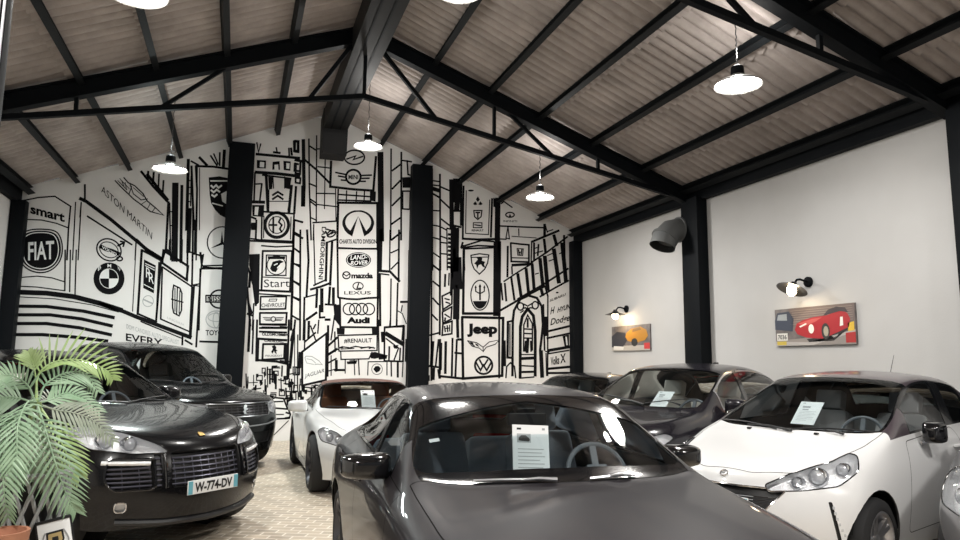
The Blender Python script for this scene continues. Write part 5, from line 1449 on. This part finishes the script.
def black_van():
    pm = mat('black_people_carrier_paint', (.004, .0045, .005), .22, 0, coat=.35, spec=.25)
    sp = dict(st=VAN, fy=[.05, .07, .02], fz=[.80, .55, .28], ry=[.04, .04, .0], rz=[.85, .6, .4], tags=dict(wind=(4, 6), roof=(6, 9), rear=(9, 11), side=(5, 10)), sh=.25, nose=.35)
    c = Car('people_carrier', 'tall black people carrier behind the black SUV, near the mural', (-1.22, 12.5, radians(-52)), sp); c.door = {}
    borders(c, .025)
    c.cut(rounded([(-.82, .7, 1), (.82, .7, 1), (.80, 1.5, 1), (.66, 2.0, 1), (.2, 2.12, 1), (-.2, 2.12, 1), (-.66, 2.0, 1), (-.80, 1.5, 1)], .05), (0, 0, 1), 10, [0], lambda p, n: p.z > .95)
    c.cut2(rounded([(.9, .85, .4), (.9, .75, 1.18), (.9, -.30, 1.22), (.9, -.30, .4)], .05), (1, 0, 0), 11, [0])
    c.cut2(rounded([(.9, -.30, .4), (.9, -.30, 1.22), (.9, -1.25, 1.24), (.9, -1.05, .4)], .05), (1, 0, 0), 12, [0])
    c.cut2([(.7, -.24, 1.1), (.7, -.24, 1.8), (.7, -.36, 1.8), (.7, -.36, 1.1)], (1, 0, 0), 44, [2, 42])
    lamp = make_front_lamp(c, rounded([(.60, 2.2, .985), (.86, 1.8, 1.02), (.88, 1.9, .90), (.78, 2.1, .80), (.60, 2.2, .84)], .03), (.5, .86, 0), 20, .06, lenses=((.69, .91, .045), (.79, .93, .035)))
    c.cut(rounded([(-.57, 2.3, .985), (.57, 2.3, .985), (.54, 2.3, .80), (-.54, 2.3, .80)], .03), (0, 1, 0), 21, [0])
    c.cut(rounded([(-.62, 2.3, .56), (.62, 2.3, .56), (.56, 2.3, .40), (-.56, 2.3, .40)], .03), (0, 1, 0), 22, [0])
    tail_lamps(c, .85, 1.05, .55, .9)
    c.arch(1.38, .35, .41); c.arch(-1.25, .35, .41)
    common_out(c, pm)
    lamp()
    slat0 = mat('grey_bright_trim', (.30, .31, .32), .3, .8)
    g = c.recess(21, 'grille', M['trim'], .035); c.outline(21, 'grille_surround', slat0, .008, parent=g)
    slat = mat('grey_grille_metal', (.07, .07, .075), .3, .8)
    for k in range(4):
        z = .83 + k * .04; mb = MB(); c.surf_bar(mb, [(-.55, z), (0, z), (.55, z)], .008, 6, lambda a, b: c.front(a, b), -.015); mb.build('grille_slat', slat, g)
    for k in range(11):
        x = -.5 + .1 * k; mb = MB(); P = [c.front(x, .80 + .03 * i) for i in range(7)]; mb.tube([p - n * .02 for p, n in P], .005, 6); mb.build('grille_upright', slat, g)
    # rampant lion badge
    p, nn = c.front(0, .90); mb = MB()
    lion = [(-.02, -.06), (.0, -.02), (-.04, .0), (-.045, .02), (-.01, .02), (-.03, .05), (.0, .075), (.03, .06), (.035, .02), (.02, -.01), (.05, -.03), (.03, -.035), (.02, -.06)]
    mb.prism([p + V((a, .005, b)) for a, b in lion], (0, .015, 0)); mb.build('grille_badge', M['chrome'], c.root)
    c.recess(22, 'lower_intake', M['trim'], .04)
    mb = MB(); c.surf_bar(mb, [(-.84, .70), (-.5, .665), (0, .655), (.5, .665), (.84, .70)], .012, 8, lambda a, b: c.front(a, b), .004); mb.build('bumper_strip', slat0, c.root)
    c.wheels(1.38, -1.25, .84, .35, .235, .24, 'five'); c.under(.3, .8, -1.9, 1.95)
    c.cabin(1.0, 1.19, .78, mat('dark_cloth_seat', (.03, .03, .03), .8), -1.75, rear=False)
    for sd in (1, -1): c.mirror(sd, (.92, .40, 1.16), (1.04, .38, 1.27), (.22, .15, .2), pm)
    c.wiper(((-.10, 1.04), (.30, .96), (.68, .80), (-.02, 1.0))); c.wiper(((-.60, .96), (-.35, .94), (-.70, .80), (-.10, 1.0)))
    c.finish(); return c

def dark_crossover():
    pm = mat('dark_blue_black_paint', (.009, .008, .012), .22, 0, coat=.4, spec=.3)
    st = scaled(SUV, .985, .975, .96)
    st[4] = (.86, .10) + st[4][2:]
    st[9] = (-1.72, -.05, 1.53, .57, 1.49, .785, 1.12, .89, 1.02, .93, .25); st[8] = (-1.18, 0, 1.61, .60, 1.565, .795, 1.11, .90, 1.01, .93, .24)
    sp = dict(st=st, fy=[.06, .10, .04], fz=[.68, .46, .24], ry=[.05, .06, .0], rz=[.82, .58, .38], tags=dict(wind=(4, 6), roof=(6, 9), rear=(9, 11), side=(5, 10)), sh=.25)
    c = Car('crossover_car', 'black crossover with beige seats between the white hatchback and the wall', (5.10, 7.46, radians(-152.5)), sp); c.door = {}
    borders(c, .022)
    c.cut(rounded([(-.77, .5, 1), (.77, .5, 1), (.76, 1.1, 1), (.62, 1.65, 1), (.5, 1.86, 1), (.2, 2.0, 1), (-.2, 2.0, 1), (-.5, 1.86, 1), (-.62, 1.65, 1), (-.76, 1.1, 1)], .05), (0, 0, 1), 10, [0], lambda p, n: p.z > .75)
    c.cut2(rounded([(.9, .68, .36), (.9, .62, 1.06), (.9, -.40, 1.10), (.9, -.40, .36)], .05), (1, 0, 0), 11, [0])
    c.cut2(rounded([(.9, -.40, .36), (.9, -.40, 1.10), (.9, -1.25, 1.13), (.9, -1.22, .85), (.9, -.95, .36)], .05), (1, 0, 0), 12, [0])
    c.cut2([(.7, -.34, 1.), (.7, -.36, 1.6), (.7, -.48, 1.6), (.7, -.44, 1.)], (1, 0, 0), 44, [2, 42])
    lamp = make_front_lamp(c, rounded([(.42, 2.0, .79), (.82, 1.65, .93), (.86, 1.55, .88), (.80, 1.8, .77), (.44, 2.05, .70)], .05), (.5, .84, .2), 20, .07, lenses=((.55, .78, .05), (.69, .82, .05)))
    for sd in (1, -1): c.cut(rounded([(sd * .04, 2.2, .80), (sd * .32, 2.1, .80), (sd * .34, 2.1, .62), (sd * .08, 2.2, .56)], .03), (0, 1, 0), 21, [0])
    c.cut(rounded([(-.6, 2.2, .44), (.6, 2.2, .44), (.54, 2.2, .30), (-.54, 2.2, .30)], .03), (0, 1, 0), 22, [0])
    tail_lamps(c, .82, .98, .5, .9)
    c.arch(1.32, .35, .41); c.arch(-1.33, .35, .41)
    c.frame = M['alloy']
    common_out(c, pm)
    lamp()
    for sd in (1, -1):
        cd = lambda p, sd=sd: p.x * sd > 0
        g = c.recess(21, 'grille', M['trim'], .03, cond=cd); c.outline(21, 'grille_surround', M['chrome'], .008, cond=cd, parent=g)
        c.mirror(sd, (.87, .36, 1.05), (.97, .36, 1.145), (.22, .14, .16), pm)
        c.handle(sd, -.2, .95, pm, c.door.get((11, sd))); c.handle(sd, -1.08, .97, pm, c.door.get((12, sd)))
    c.recess(22, 'lower_intake', M['trim'], .04)
    c.wheels(1.32, -1.33, .81, .35, .245, .24, 'five'); c.under(.27, .76, -2.0, 1.8)
    c.cabin(.78, 1.06, .72, mat('beige_leather_seat', (.66, .59, .52), .55), -1.75)
    c.wiper(((-.10, .82), (.30, .72), (.62, .58), (-.02, .78))); c.wiper(((-.52, .76), (-.35, .72), (-.64, .58), (-.10, .78)))
    p, nn = c.top(0, -1.25); mb = MB(); P = [p + V((0, .08, 0)), p + V((0, -.02, .05)), p + V((0, -.10, .055)), p + V((0, -.11, 0))]
    mb.prism([q + V((-.018, 0, -.004)) for q in P], (.036, 0, 0)); mb.build('roof_fin', pm, c.root)
    plate(c, 0, .50); c.finish(); return c

CABRIO = [
 (2.14, .44, .68, .4, .69, .62, .70, .78, .62, .83, .22),
 (1.85, .28, .78, .48, .79, .70, .81, .85, .74, .90, .18),
 (1.30, .12, .875, .52, .885, .74, .905, .885, .84, .93, .16),
 (.85, .10, .915, .56, .92, .76, .925, .89, .86, .93, .15),
 (.60, .18, .95, .79, .945, .82, .93, .90, .88, .93, .15),
 (.25, .12, 1.145, .70, 1.12, .78, .935, .90, .885, .93, .15),
 (-.10, .10, 1.325, .64, 1.29, .775, .94, .90, .89, .93, .15),
 (-.5, 0, 1.37, .615, 1.32, .77, .945, .905, .895, .935, .15),
 (-.9, 0, 1.29, .59, 1.245, .765, .955, .915, .905, .945, .16),
 (-1.22, -.05, 1.14, .56, 1.12, .76, .965, .92, .91, .95, .18),
 (-1.46, -.08, 1.0, .60, .99, .75, .965, .915, .91, .945, .20),
 (-1.8, -.1, .975, .58, .97, .73, .955, .88, .89, .91, .24),
 (-2.12, -.2, .93, .5, .92, .66, .90, .79, .82, .83, .30)]
def white_cabriolet():
    pm = paint('pearl_white_paint', (.72, .73, .73), .1, .25); rf = mat('brown_canvas_hood', (.12, .062, .05), .9, bump=(150, .15))
    sp = dict(st=CABRIO, fy=[.05, .08, .02], fz=[.55, .40, .20], ry=[.05, .05, .0], rz=[.72, .5, .3], tags=dict(wind=(4, 6), roof=(6, 10), rear=(8, 9), side=(5, 9)), sh=.25)
    c = Car('cabriolet_car', 'white cabriolet with a brown fabric roof in front of the mural', (1.83, 10.39, radians(-89.5)), sp); c.door = {}
    for f in c.bm.faces:
        if f.material_index == 3: f.material_index = 4
    c.cut([(-.42, -.98, 1.2), (.42, -.98, 1.2), (.38, -1.22, 1.2), (-.38, -1.22, 1.2)], (0, -.2, 1), 3, [4])
    borders(c, .025)
    c.cut(rounded([(-.78, .42, 1), (.78, .42, 1), (.74, 1.2, 1), (.62, 1.65, 1), (.46, 1.9, 1), (.2, 2.02, 1), (-.2, 2.02, 1), (-.46, 1.9, 1), (-.62, 1.65, 1), (-.74, 1.2, 1)], .05), (0, 0, 1), 10, [0], lambda p, n: p.z > .55)
    c.cut2(rounded([(.9, .50, .28), (.9, .44, .93), (.9, -.75, .96), (.9, -.72, .28)], .05), (1, 0, 0), 11, [0])
    lamp = make_front_lamp(c, rounded([(.58, 1.9, .68), (.66, 1.75, .75), (.80, 1.5, .80), (.84, 1.45, .74), (.82, 1.62, .64), (.62, 1.95, .60)], .06), (.52, .8, .3), 20, .06, lenses=((.66, .68, .04), (.75, .70, .04)))
    c.cut(rounded([(-.46, 2.1, .58), (.46, 2.1, .58), (.40, 2.1, .30), (-.40, 2.1, .30)], .08), (0, 1, 0), 21, [0])
    tail_lamps(c, .72, .86, .45, .85)
    c.arch(1.30, .345, .395); c.arch(-1.22, .345, .395)
    c.frame = M['gloss']
    common_out(c, pm, rf, pm, lining=mat('tan_trim', (.16, .09, .06), .8))
    lamp()
    g = c.recess(21, 'grille', M['trim'], .04); c.outline(21, 'grille_surround', M['chrome'], .008, parent=g)
    for k in range(9):
        x = -.36 + .09 * k; mb = MB(); P = [c.front(x, .31 + .04 * i) for i in range(7)]; mb.tube([p - n * .02 for p, n in P], .006, 6); mb.build('grille_upright', M['chrome'], g)
    c.wheels(1.30, -1.22, .81, .345, .25, .25, 'seven', M['darkalloy']); c.under(.18, .76, -1.95, 1.9)
    c.cabin(.60, .925, .72, mat('tan_leather_seat', (.36, .13, .06), .5), -1.1, rear=False, ys=-.35)
    for sd in (1, -1):
        c.mirror(sd, (.88, .32, .93), (1.0, .36, .985), (.24, .13, .15), pm); c.handle(sd, -.55, .82, pm, c.door.get((11, sd)))
    c.wiper(((-.10, .66), (.30, .58), (.62, .46), (-.02, .62))); c.finish(); return c

def distant_saloon():
    pm = paint('distant_black_paint', (.010, .010, .012), .1, .22)
    sp = dict(st=scaled(SALOON, .94, .86, .99), fy=[.06, .10, .02], fz=[.56, .40, .22], ry=[.06, .06, .0], rz=[.80, .55, .30], tags=dict(wind=(4, 6), roof=(6, 9), rear=(9, 11), side=(5, 10)), sh=.3)
    c = Car('saloon_car', 'black car farthest back, mostly hidden by the black crossover', (5.46, 10.62, radians(-150)), sp); c.door = {}
    borders(c, .022)
    c.cut2(rounded([(.9, .62, .30), (.9, .56, 1.03), (.9, -.36, 1.06), (.9, -.38, .30)], .05), (1, 0, 0), 11, [0])
    c.cut(rounded([(-.75, .5, 1), (.75, .5, 1), (.74, 1.1, 1), (.6, 1.65, 1), (.2, 1.9, 1), (-.2, 1.9, 1), (-.6, 1.65, 1), (-.74, 1.1, 1)], .05), (0, 0, 1), 10, [0], lambda p, n: p.z > .6)
    lamp = make_front_lamp(c, rounded([(.45, 2.0, .70), (.80, 1.6, .78), (.80, 1.6, .66), (.45, 2.1, .58)], .03), (.5, .86, .1), 20, lenses=((.58, .65, .04),))
    c.arch(1.38, .33, .385); c.arch(-1.18, .33, .385)
    common_out(c, pm); lamp()
    c.wheels(1.38, -1.18, .77, .33, .22, .23, 'five'); c.under(.2, .72, -1.9, 1.8)
    c.cabin(.78, .98, .70, mat('light_grey_leather_seat', (.35, .36, .36), .6), -1.5)
    for sd in (1, -1): c.mirror(sd, (.85, .46, .98), (.97, .48, 1.06), (.23, .13, .15), pm)
    p, nn = c.top(0, -.95); mb = MB(); P = [p + V((0, .07, 0)), p + V((0, -.02, .045)), p + V((0, -.09, .05)), p + V((0, -.10, 0))]
    mb.prism([q + V((-.016, 0, -.004)) for q in P], (.032, 0, 0)); mb.build('roof_fin', pm, c.root)
    c.finish(); return c

def silver_car(pose):
    pm = paint('silver_metallic_paint', (.21, .21, .22), .5, .28)
    sp = dict(st=scaled(DS, 1.04, 1.02, 1.0), fy=[.06, .10, .03], fz=[.66, .46, .22], ry=[.05, .06, .0], rz=[.75, .5, .3], tags=dict(wind=(4, 6), roof=(6, 9), rear=(9, 11), side=(5, 9)), sh=.2)
    c = Car('silver_car', 'silver car cut off by the right edge, only its headlight and wing showing', pose, sp); c.door = {}
    borders(c, .022)
    c.cut(rounded([(-.76, .62, 1), (.76, .62, 1), (.74, 1.1, 1), (.64, 1.48, 1), (.48, 1.7, 1), (.2, 1.8, 1), (-.2, 1.8, 1), (-.48, 1.7, 1), (-.64, 1.48, 1), (-.74, 1.1, 1)], .05), (0, 0, 1), 10, [0], lambda p, n: p.z > .6)
    c.cut2(rounded([(.9, .7, .30), (.9, .62, 1.0), (.9, -.62, 1.06), (.9, -.60, .30)], .06), (1, 0, 0), 11, [0])
    lamp = make_front_lamp(c, rounded([(.46, 1.8, .76), (.60, 1.68, .86), (.80, 1.35, .93), (.84, 1.3, .86), (.80, 1.5, .68), (.60, 1.75, .62), (.46, 1.85, .66)], .06), (.55, .80, .15), 20, .075, lenses=((.60, .73, .06), (.71, .77, .05)))
    c.cut(rounded([(-.42, 1.9, .70), (.42, 1.9, .70), (.34, 1.9, .52), (-.34, 1.9, .52)], .04), (0, 1, 0), 21, [0])
    c.cut(rounded([(-.5, 1.9, .43), (.5, 1.9, .43), (.46, 1.9, .28), (-.46, 1.9, .28)], .04), (0, 1, 0), 22, [0])
    tail_lamps(c, .80, .98, .5, .8)
    c.arch(1.26, .315, .375); c.arch(-1.24, .315, .375)
    common_out(c, pm); lamp()
    g = c.recess(21, 'grille', M['trim'], .04); c.outline(21, 'grille_surround', M['chrome'], .007, parent=g)
    c.recess(22, 'lower_intake', M['trim'], .04)
    c.wheels(1.26, -1.24, .785, .315, .205, .215, 'five'); c.under(.2, .74, -1.75, 1.7)
    c.cabin(.90, 1.02, .70, mat('black_cloth_seat', (.04, .04, .04), .85), -1.5)
    for sd in (1, -1): c.mirror(sd, (.85, .24, .98), (.895, .10, 1.06), (.11, .20, .14), pm)
    plate(c, 0, .48); c.finish(); return c
# ------------------------------------------------------------------ cars placed
car_saloon = grey_saloon(); car_hatch = white_hatchback(); car_suv = black_suv(); car_van = black_van()
car_cross = dark_crossover(); car_cab = white_cabriolet(); car_far = distant_saloon()
h_ = radians(-160.2)
car_silver = silver_car((6.32, 3.46, radians(-155)))
# ------------------------------------------------------------------ price sheets behind the windscreens
def price_sheet(car, loc, lean, yaw, roll, label, kind=0, w=.21, h=.297):
    o = empty('price_sheet', car.world(loc), 0, label, 'sheet', 'price sheets in the cars')
    R = Matrix.Rotation(car.root.rotation_euler.z + pi + yaw, 4, 'Z') @ Matrix.Rotation(lean, 4, 'X') @ Matrix.Rotation(roll, 4, 'Y')
    o.rotation_euler = R.to_euler()
    mb = MB(); mb.box((0, 0, h / 2), (w, .002, h)); mb.build('paper', M['white'], o, smooth=False)
    def f(u, v): return V(((u - .5) * w, -.0018, v * h))
    def sh(name, pts, m): mb = MB(); mb.poly([f(*p) for p in pts]); mb.build(name, m, o, smooth=False, fix=False)
    if kind == 0:
        sh('printed_photo', [(.12, .68), (.50, .68), (.50, .84), (.12, .84)], mat('print_photo', (.42, .44, .45), .6))
        mb = MB()
        for p in ([(.16, .72), (.22, .71), (.44, .70), (.48, .73), (.44, .77), (.36, .81), (.24, .81), (.17, .77)],): mb.poly([f(*q) + V((0, -.0006, 0)) for q in p])
        mb.build('printed_car', M['ink'], o, smooth=False, fix=False)
    else:
        sh('printed_heading', [(.18, .72), (.52, .72), (.52, .80), (.18, .80)], M['grey']); sh('printed_heading', [(.22, .62), (.48, .62), (.48, .67), (.22, .67)], M['grey'])
    sh('printed_mark', [(.12, .91), (.24, .91), (.24, .945), (.12, .945)], M['ink'] if kind == 0 else M['grey'])
    if kind == 0: sh('printed_mark', [(.82, .91), (.90, .91), (.90, .95), (.82, .95)], M['grey'])
    mb = MB()
    for k in range(7):
        v = .56 - k * .065; u1 = (.85, .80, .88, .74, .86, .82, .6)[k]
        mb.poly([f(.14, v), f(u1, v), f(u1, v + .012), f(.14, v + .012)])
    mb.build('printed_lines', M['grey'], o, smooth=False, fix=False)
    return o
price_sheet(car_saloon, (.10, .50, .975), -.22, 0, .05, 'white price sheet with a car photo on the dashboard of the dark grey saloon', 0)
price_sheet(car_hatch, (-.02, .70, 1.085), -.88, 0, 0, 'white price sheet leaning inside the windscreen of the white hatchback', 1)
price_sheet(car_cross, (-.12, .55, 1.11), -.95, 0, 0, 'white price sheet leaning inside the windscreen of the black crossover', 1)
price_sheet(car_cab, (.02, .38, .955), -.62, 0, 0, 'white price sheet behind the windscreen of the white cabriolet', 0, w=.2, h=.29)

# ------------------------------------------------------------------ palm on a stand in the left foreground
leafA = mat('palm_leaf_green', (.22, .36, .22), .4, var=(14, (.36, .50, .34)))
leafB = mat('palm_leaf_fresh', (.34, .50, .17), .4, var=(14, (.46, .60, .30)))
leafC = mat('palm_leaf_dull', (.22, .27, .20), .5, var=(14, (.33, .36, .28)))
TZ = .80
base = at_y(28, 500, 2.85); base.z = TZ
mb = MB(); mb.lathe([(0, .0), (.215, .0), (.225, -.012), (.215, -.03), (0, -.03)], 40)
t = empty('side_table', (base.x - .02, base.y - .06, TZ), 0, 'round dark table under the palm at the lower left corner', 'table')
mb.build('table_top', mat('dark_table_wood', (.03, .022, .018), .4), t)
mb = MB(); mb.lathe([(.03, -.03), (.03, -TZ + .04), (.19, -TZ + .02), (.20, -TZ), (0, -TZ)], 28); mb.build('table_leg', steel, t)
pl = empty('potted_palm', base, 0, 'leafy green palm in a woven lattice basket at the lower left', 'plant')
crown = at_y(36, 402, 2.85) - base
# open lattice basket
lat = mat('pale_lattice_strip', (.36, .37, .37), .5); bz = crown.z - .24
mb = MB(); r0, r1, hb = .095, .125, bz
for s in (1, -1):
    for k in range(17):
        P = []
        for i in range(9):
            f_ = i / 8; a = 2 * pi * k / 17 + s * f_ * 1.1; r = r0 + (r1 - r0) * f_ + s * .003
            P.append((r * cos(a), r * sin(a), .01 + hb * f_))
        mb.tube(P, .0065, 5)
for f_ in (0, .98): r = r0 + (r1 - r0) * f_; mb.tube([(r * cos(a), r * sin(a), .01 + hb * f_) for a in [2 * pi * q / 28 for q in range(28)]], .010, 6, closed=True)
mb.build('lattice_basket', lat, pl)
mb = MB(); mb.lathe([(0, .004), (.075, .004), (.10, hb - .02), (.09, hb - .02), (.085, hb - .05), (0, hb - .05)], 28); mb.build('inner_pot', mat('dark_inner_pot', (.02, .02, .02), .6), pl)
mb = MB()
for k in range(7):
    a = 2 * pi * k / 7; mb.tube([(.03 * cos(a), .03 * sin(a), hb - .06), (.018 * cos(a), .018 * sin(a), hb + .08), V((crown.x, crown.y, crown.z)) + V((.012 * cos(a), .012 * sin(a), 0))], [.008, .007, .006], 6)
mb.build('stem', mat('palm_stem', (.20, .26, .10), .5), pl)

rl = random.Random(11)
def catmull(P, n):
    out = []; Q = [P[0] * 2 - P[1]] + P + [P[-1] * 2 - P[-2]]
    for i in range(1, len(Q) - 2):
        for k in range(n):
            t_ = k / n; a, b, c, d = Q[i - 1], Q[i], Q[i + 1], Q[i + 2]
            out.append(.5 * ((2 * b) + (c - a) * t_ + (2 * a - 5 * b + 4 * c - d) * t_ ** 2 + (3 * b - a - 3 * c + d) * t_ ** 3))
    return out + [P[-1]]
def frond(pts, L, m, face, pairs=24, start=.18, up=.0, fwd=.75, wd=.0046):
    """feather leaf: midrib through (px,py,y) points, leaflets L metres long, face = rough facing of the leaf"""
    pairs = int(pairs * .74); P = catmull([at_y(a, b, c) - base for a, b, c in pts], 12)
    n = len(P); mb = MB(); mb.tube(P, [.0042 * (1 - .75 * i / (n - 1)) for i in range(n)], 6)
    face = V(face).normalized()
    for k in range(pairs):
        f_ = start + (1 - start) * (k + .5) / pairs; q = f_ * (n - 1); i = min(int(q), n - 2); t_ = q - i
        p = P[i].lerp(P[i + 1], t_); d = (P[i + 1] - P[i]).normalized()
        side = d.cross(face).normalized(); nrm = side.cross(d).normalized()
        g = (f_ - start) / (1 - start); ln = 1.22 * L * (.55 + .45 * sin(pi * min(1, g * 1.25 + .15))) * (1 - .45 * max(0, g - .6) / .4)
        for s in (1, -1):
            l = ln * rl.uniform(.88, 1.1)
            dr = (side * s + d * (fwd + .45 * g) + nrm * .18 * rl.uniform(.5, 1.4)).normalized()
            w = nrm.cross(dr).normalized(); rows = []
            for u in (0, .3, .65, 1.):
                c = p + dr * l * u + V((0, 0, -1)) * (l * .22 * u * u) + V((0, 0, 1)) * up * u * l
                hw = wd * (.55, 1., .8, .06)[[0, .3, .65, 1.].index(u)]
                rows.append([c - w * hw, c + nrm * hw * .35, c + w * hw])
            mb.grid(rows)
    return mb.build('frond', m, pl, fix=False)
F_ = (-.25, -1, .25)
frond([(36, 402, 2.85), (27, 403, 2.72), (18, 425, 2.62), (17, 455, 2.58), (15, 486, 2.58)], .105, leafA, F_, 26)
frond([(34, 404, 2.83), (14, 420, 2.68), (3, 455, 2.6), (4, 490, 2.58), (8, 518, 2.6)], .10, leafA, (-.2, -1, .3), 24)
frond([(37, 404, 2.85), (44, 425, 2.76), (55, 462, 2.72), (67, 496, 2.74), (76, 512, 2.76)], .095, leafA, (.1, -1, .2), 26)
frond([(38, 404, 2.86), (52, 425, 2.84), (64, 448, 2.84), (72, 468, 2.86), (79, 477, 2.88)], .085, leafB, (.2, -1, .3), 22)
frond([(38, 403, 2.86), (50, 400, 2.88), (66, 393, 2.92), (82, 398, 2.96), (100, 412, 2.98)], .085, leafA, (.1, -.8, .6), 24)
frond([(38, 404, 2.86), (56, 410, 2.86), (78, 414, 2.86), (98, 424, 2.88), (114, 442, 2.9)], .075, leafC, (.1, -.9, .5), 24)
frond([(37, 402, 2.86), (38, 376, 2.9), (54, 362, 2.98), (82, 360, 3.04), (106, 370, 3.08), (113, 380, 3.1)], .098, leafB, (.1, -1, .15), 28, .22, up=.35)
frond([(38, 402, 2.87), (46, 384, 2.92), (66, 373, 3.0), (86, 374, 3.05), (98, 392, 3.06)], .085, leafA, (.1, -1, .4), 24, .2)
frond([(36, 402, 2.86), (36, 380, 2.88), (33, 364, 2.9), (28, 352, 2.92)], .055, leafB, (.2, -1, .1), 12, .5, up=.3)
frond([(35, 402, 2.85), (28, 386, 2.86), (14, 376, 2.88), (0, 376, 2.9), (-14, 384, 2.9)], .075, leafA, (-.1, -1, .3), 22)
frond([(34, 403, 2.84), (18, 398, 2.82), (2, 398, 2.8), (-14, 408, 2.8), (-24, 424, 2.8)], .085, leafA, (-.1, -.9, .5), 22)
frond([(35, 404, 2.84), (20, 412, 2.74), (0, 432, 2.68), (-12, 466, 2.66), (-16, 496, 2.68)], .095, leafA, (-.3, -1, .3), 24)
frond([(37, 405, 2.84), (38, 425, 2.78), (42, 450, 2.74), (46, 474, 2.74), (48, 488, 2.76)], .075, leafC, (.0, -1, .2), 22)
frond([(36, 405, 2.85), (32, 430, 2.82), (30, 460, 2.8), (31, 486, 2.8)], .08, leafA, (0, -1, .2), 22)
frond([(37, 404, 2.9), (44, 400, 3.0), (56, 396, 3.08), (72, 402, 3.12)], .075, leafC, (.1, -.9, .5), 18)
# terracotta pot at the very corner and a small crest card on a holder
p = at_y(2, 531, 2.55)
mb = MB(); h_ = p.z - TZ
mb.lathe([(0, 0), (.045, 0), (.062, h_ - .03), (.072, h_ - .03), (.074, h_), (.064, h_), (.058, h_ - .04), (.05, h_ - .05), (0, h_ - .05)], 32)
o = mb.build('clay_pot', mat('terracotta', (.42, .19, .11), .8, var=(18, (.33, .14, .08)))); o.location = (p.x, p.y, TZ); tag(o, 'small terracotta pot cut off by the lower left corner', 'pot')
p = at_y(64, 520, 2.72); hc = .165
t = empty('display_card', (p.x, p.y, TZ), .15, 'white card with a printed crest in a black holder below the palm', 'card')
R = Matrix.Rotation(-.18, 3, 'X') @ Matrix.Rotation(-.20, 3, 'Y'); o0 = V((0, 0, max(.0, p.z - TZ - hc * .98)))
mb = MB(); mb.box(o0 + R @ V((0, 0, hc / 2)), (.095, .004, hc), R, .002); mb.build('card', M['white'], t)
mb = MB(); mb.box(o0 + R @ V((0, 0, hc)), (.102, .012, .010), R, .002); mb.build('top_rail', M['trim'], t)
for q in (-.050, .050): mb = MB(); mb.box(o0 + R @ V((q, .002, hc / 2)), (.006, .008, hc), R); mb.build('side_rail', M['trim'], t)
mb = MB(); mb.box((0, .02, .008), (.10, .09, .016), bev=.004); mb.bar((0, .045, .012), o0 + R @ V((0, .006, hc * .6)), .02, .006); mb.build('holder_foot', M['trim'], t)
sh = [(-.024, .03), (.024, .03), (.026, 0), (.015, -.024), (0, -.034), (-.015, -.024), (-.026, 0)]
mb = MB(); mb.poly([o0 + R @ V((a, -.0028, hc * .60 + b)) for a, b in sh]); em = mb.build('printed_crest', M['ink'], t, smooth=False, fix=False)
mb = MB(); mb.poly([o0 + R @ V((a * .78, -.0034, hc * .60 + b * .78)) for a, b in sh]); mb.build('crest_field', mat('crest_ochre', (.48, .36, .16), .6), em, smooth=False, fix=False)
mb = MB(); mb.poly([o0 + R @ V((a * .35, -.0040, hc * .60 + b * .4)) for a, b in sh]); mb.build('crest_charge', M['ink'], em, smooth=False, fix=False)
mb = MB()
for a in (-.026, .026): mb.tube([o0 + R @ V((a + (.012 if a > 0 else -.012) * sin(q * .6), -.0034, hc * .60 + .03 - .075 * q / 5)) for q in range(6)], .0022, 5)
mb.build('crest_sprays', M['grey'], em)
# ------------------------------------------------------------------ camera, daylight, exposure
cd = bpy.data.cameras.new('camera'); co = bpy.data.objects.new('camera', cd); COL.objects.link(co)
co.matrix_world = Matrix((( _RT.x, _UP.x, -_FW.x, 0), (_RT.y, _UP.y, -_FW.y, 0), (_RT.z, _UP.z, -_FW.z, CAM_H), (0, 0, 0, 1)))
cd.sensor_width = 36; cd.lens = CAM_F * 36 / 960; cd.clip_start = .02
SC.camera = co
wd = bpy.data.worlds.new('daylight'); SC.world = wd; wd.use_nodes = True
wd.node_tree.nodes['Background'].inputs[0].default_value = (.93, .97, 1, 1); wd.node_tree.nodes['Background'].inputs[1].default_value = .16
SC.view_settings.view_transform = 'Standard'; SC.view_settings.look = 'None'; SC.view_settings.exposure = 0.0; SC.view_settings.gamma = 1.0
SC.view_settings.use_curve_mapping = False
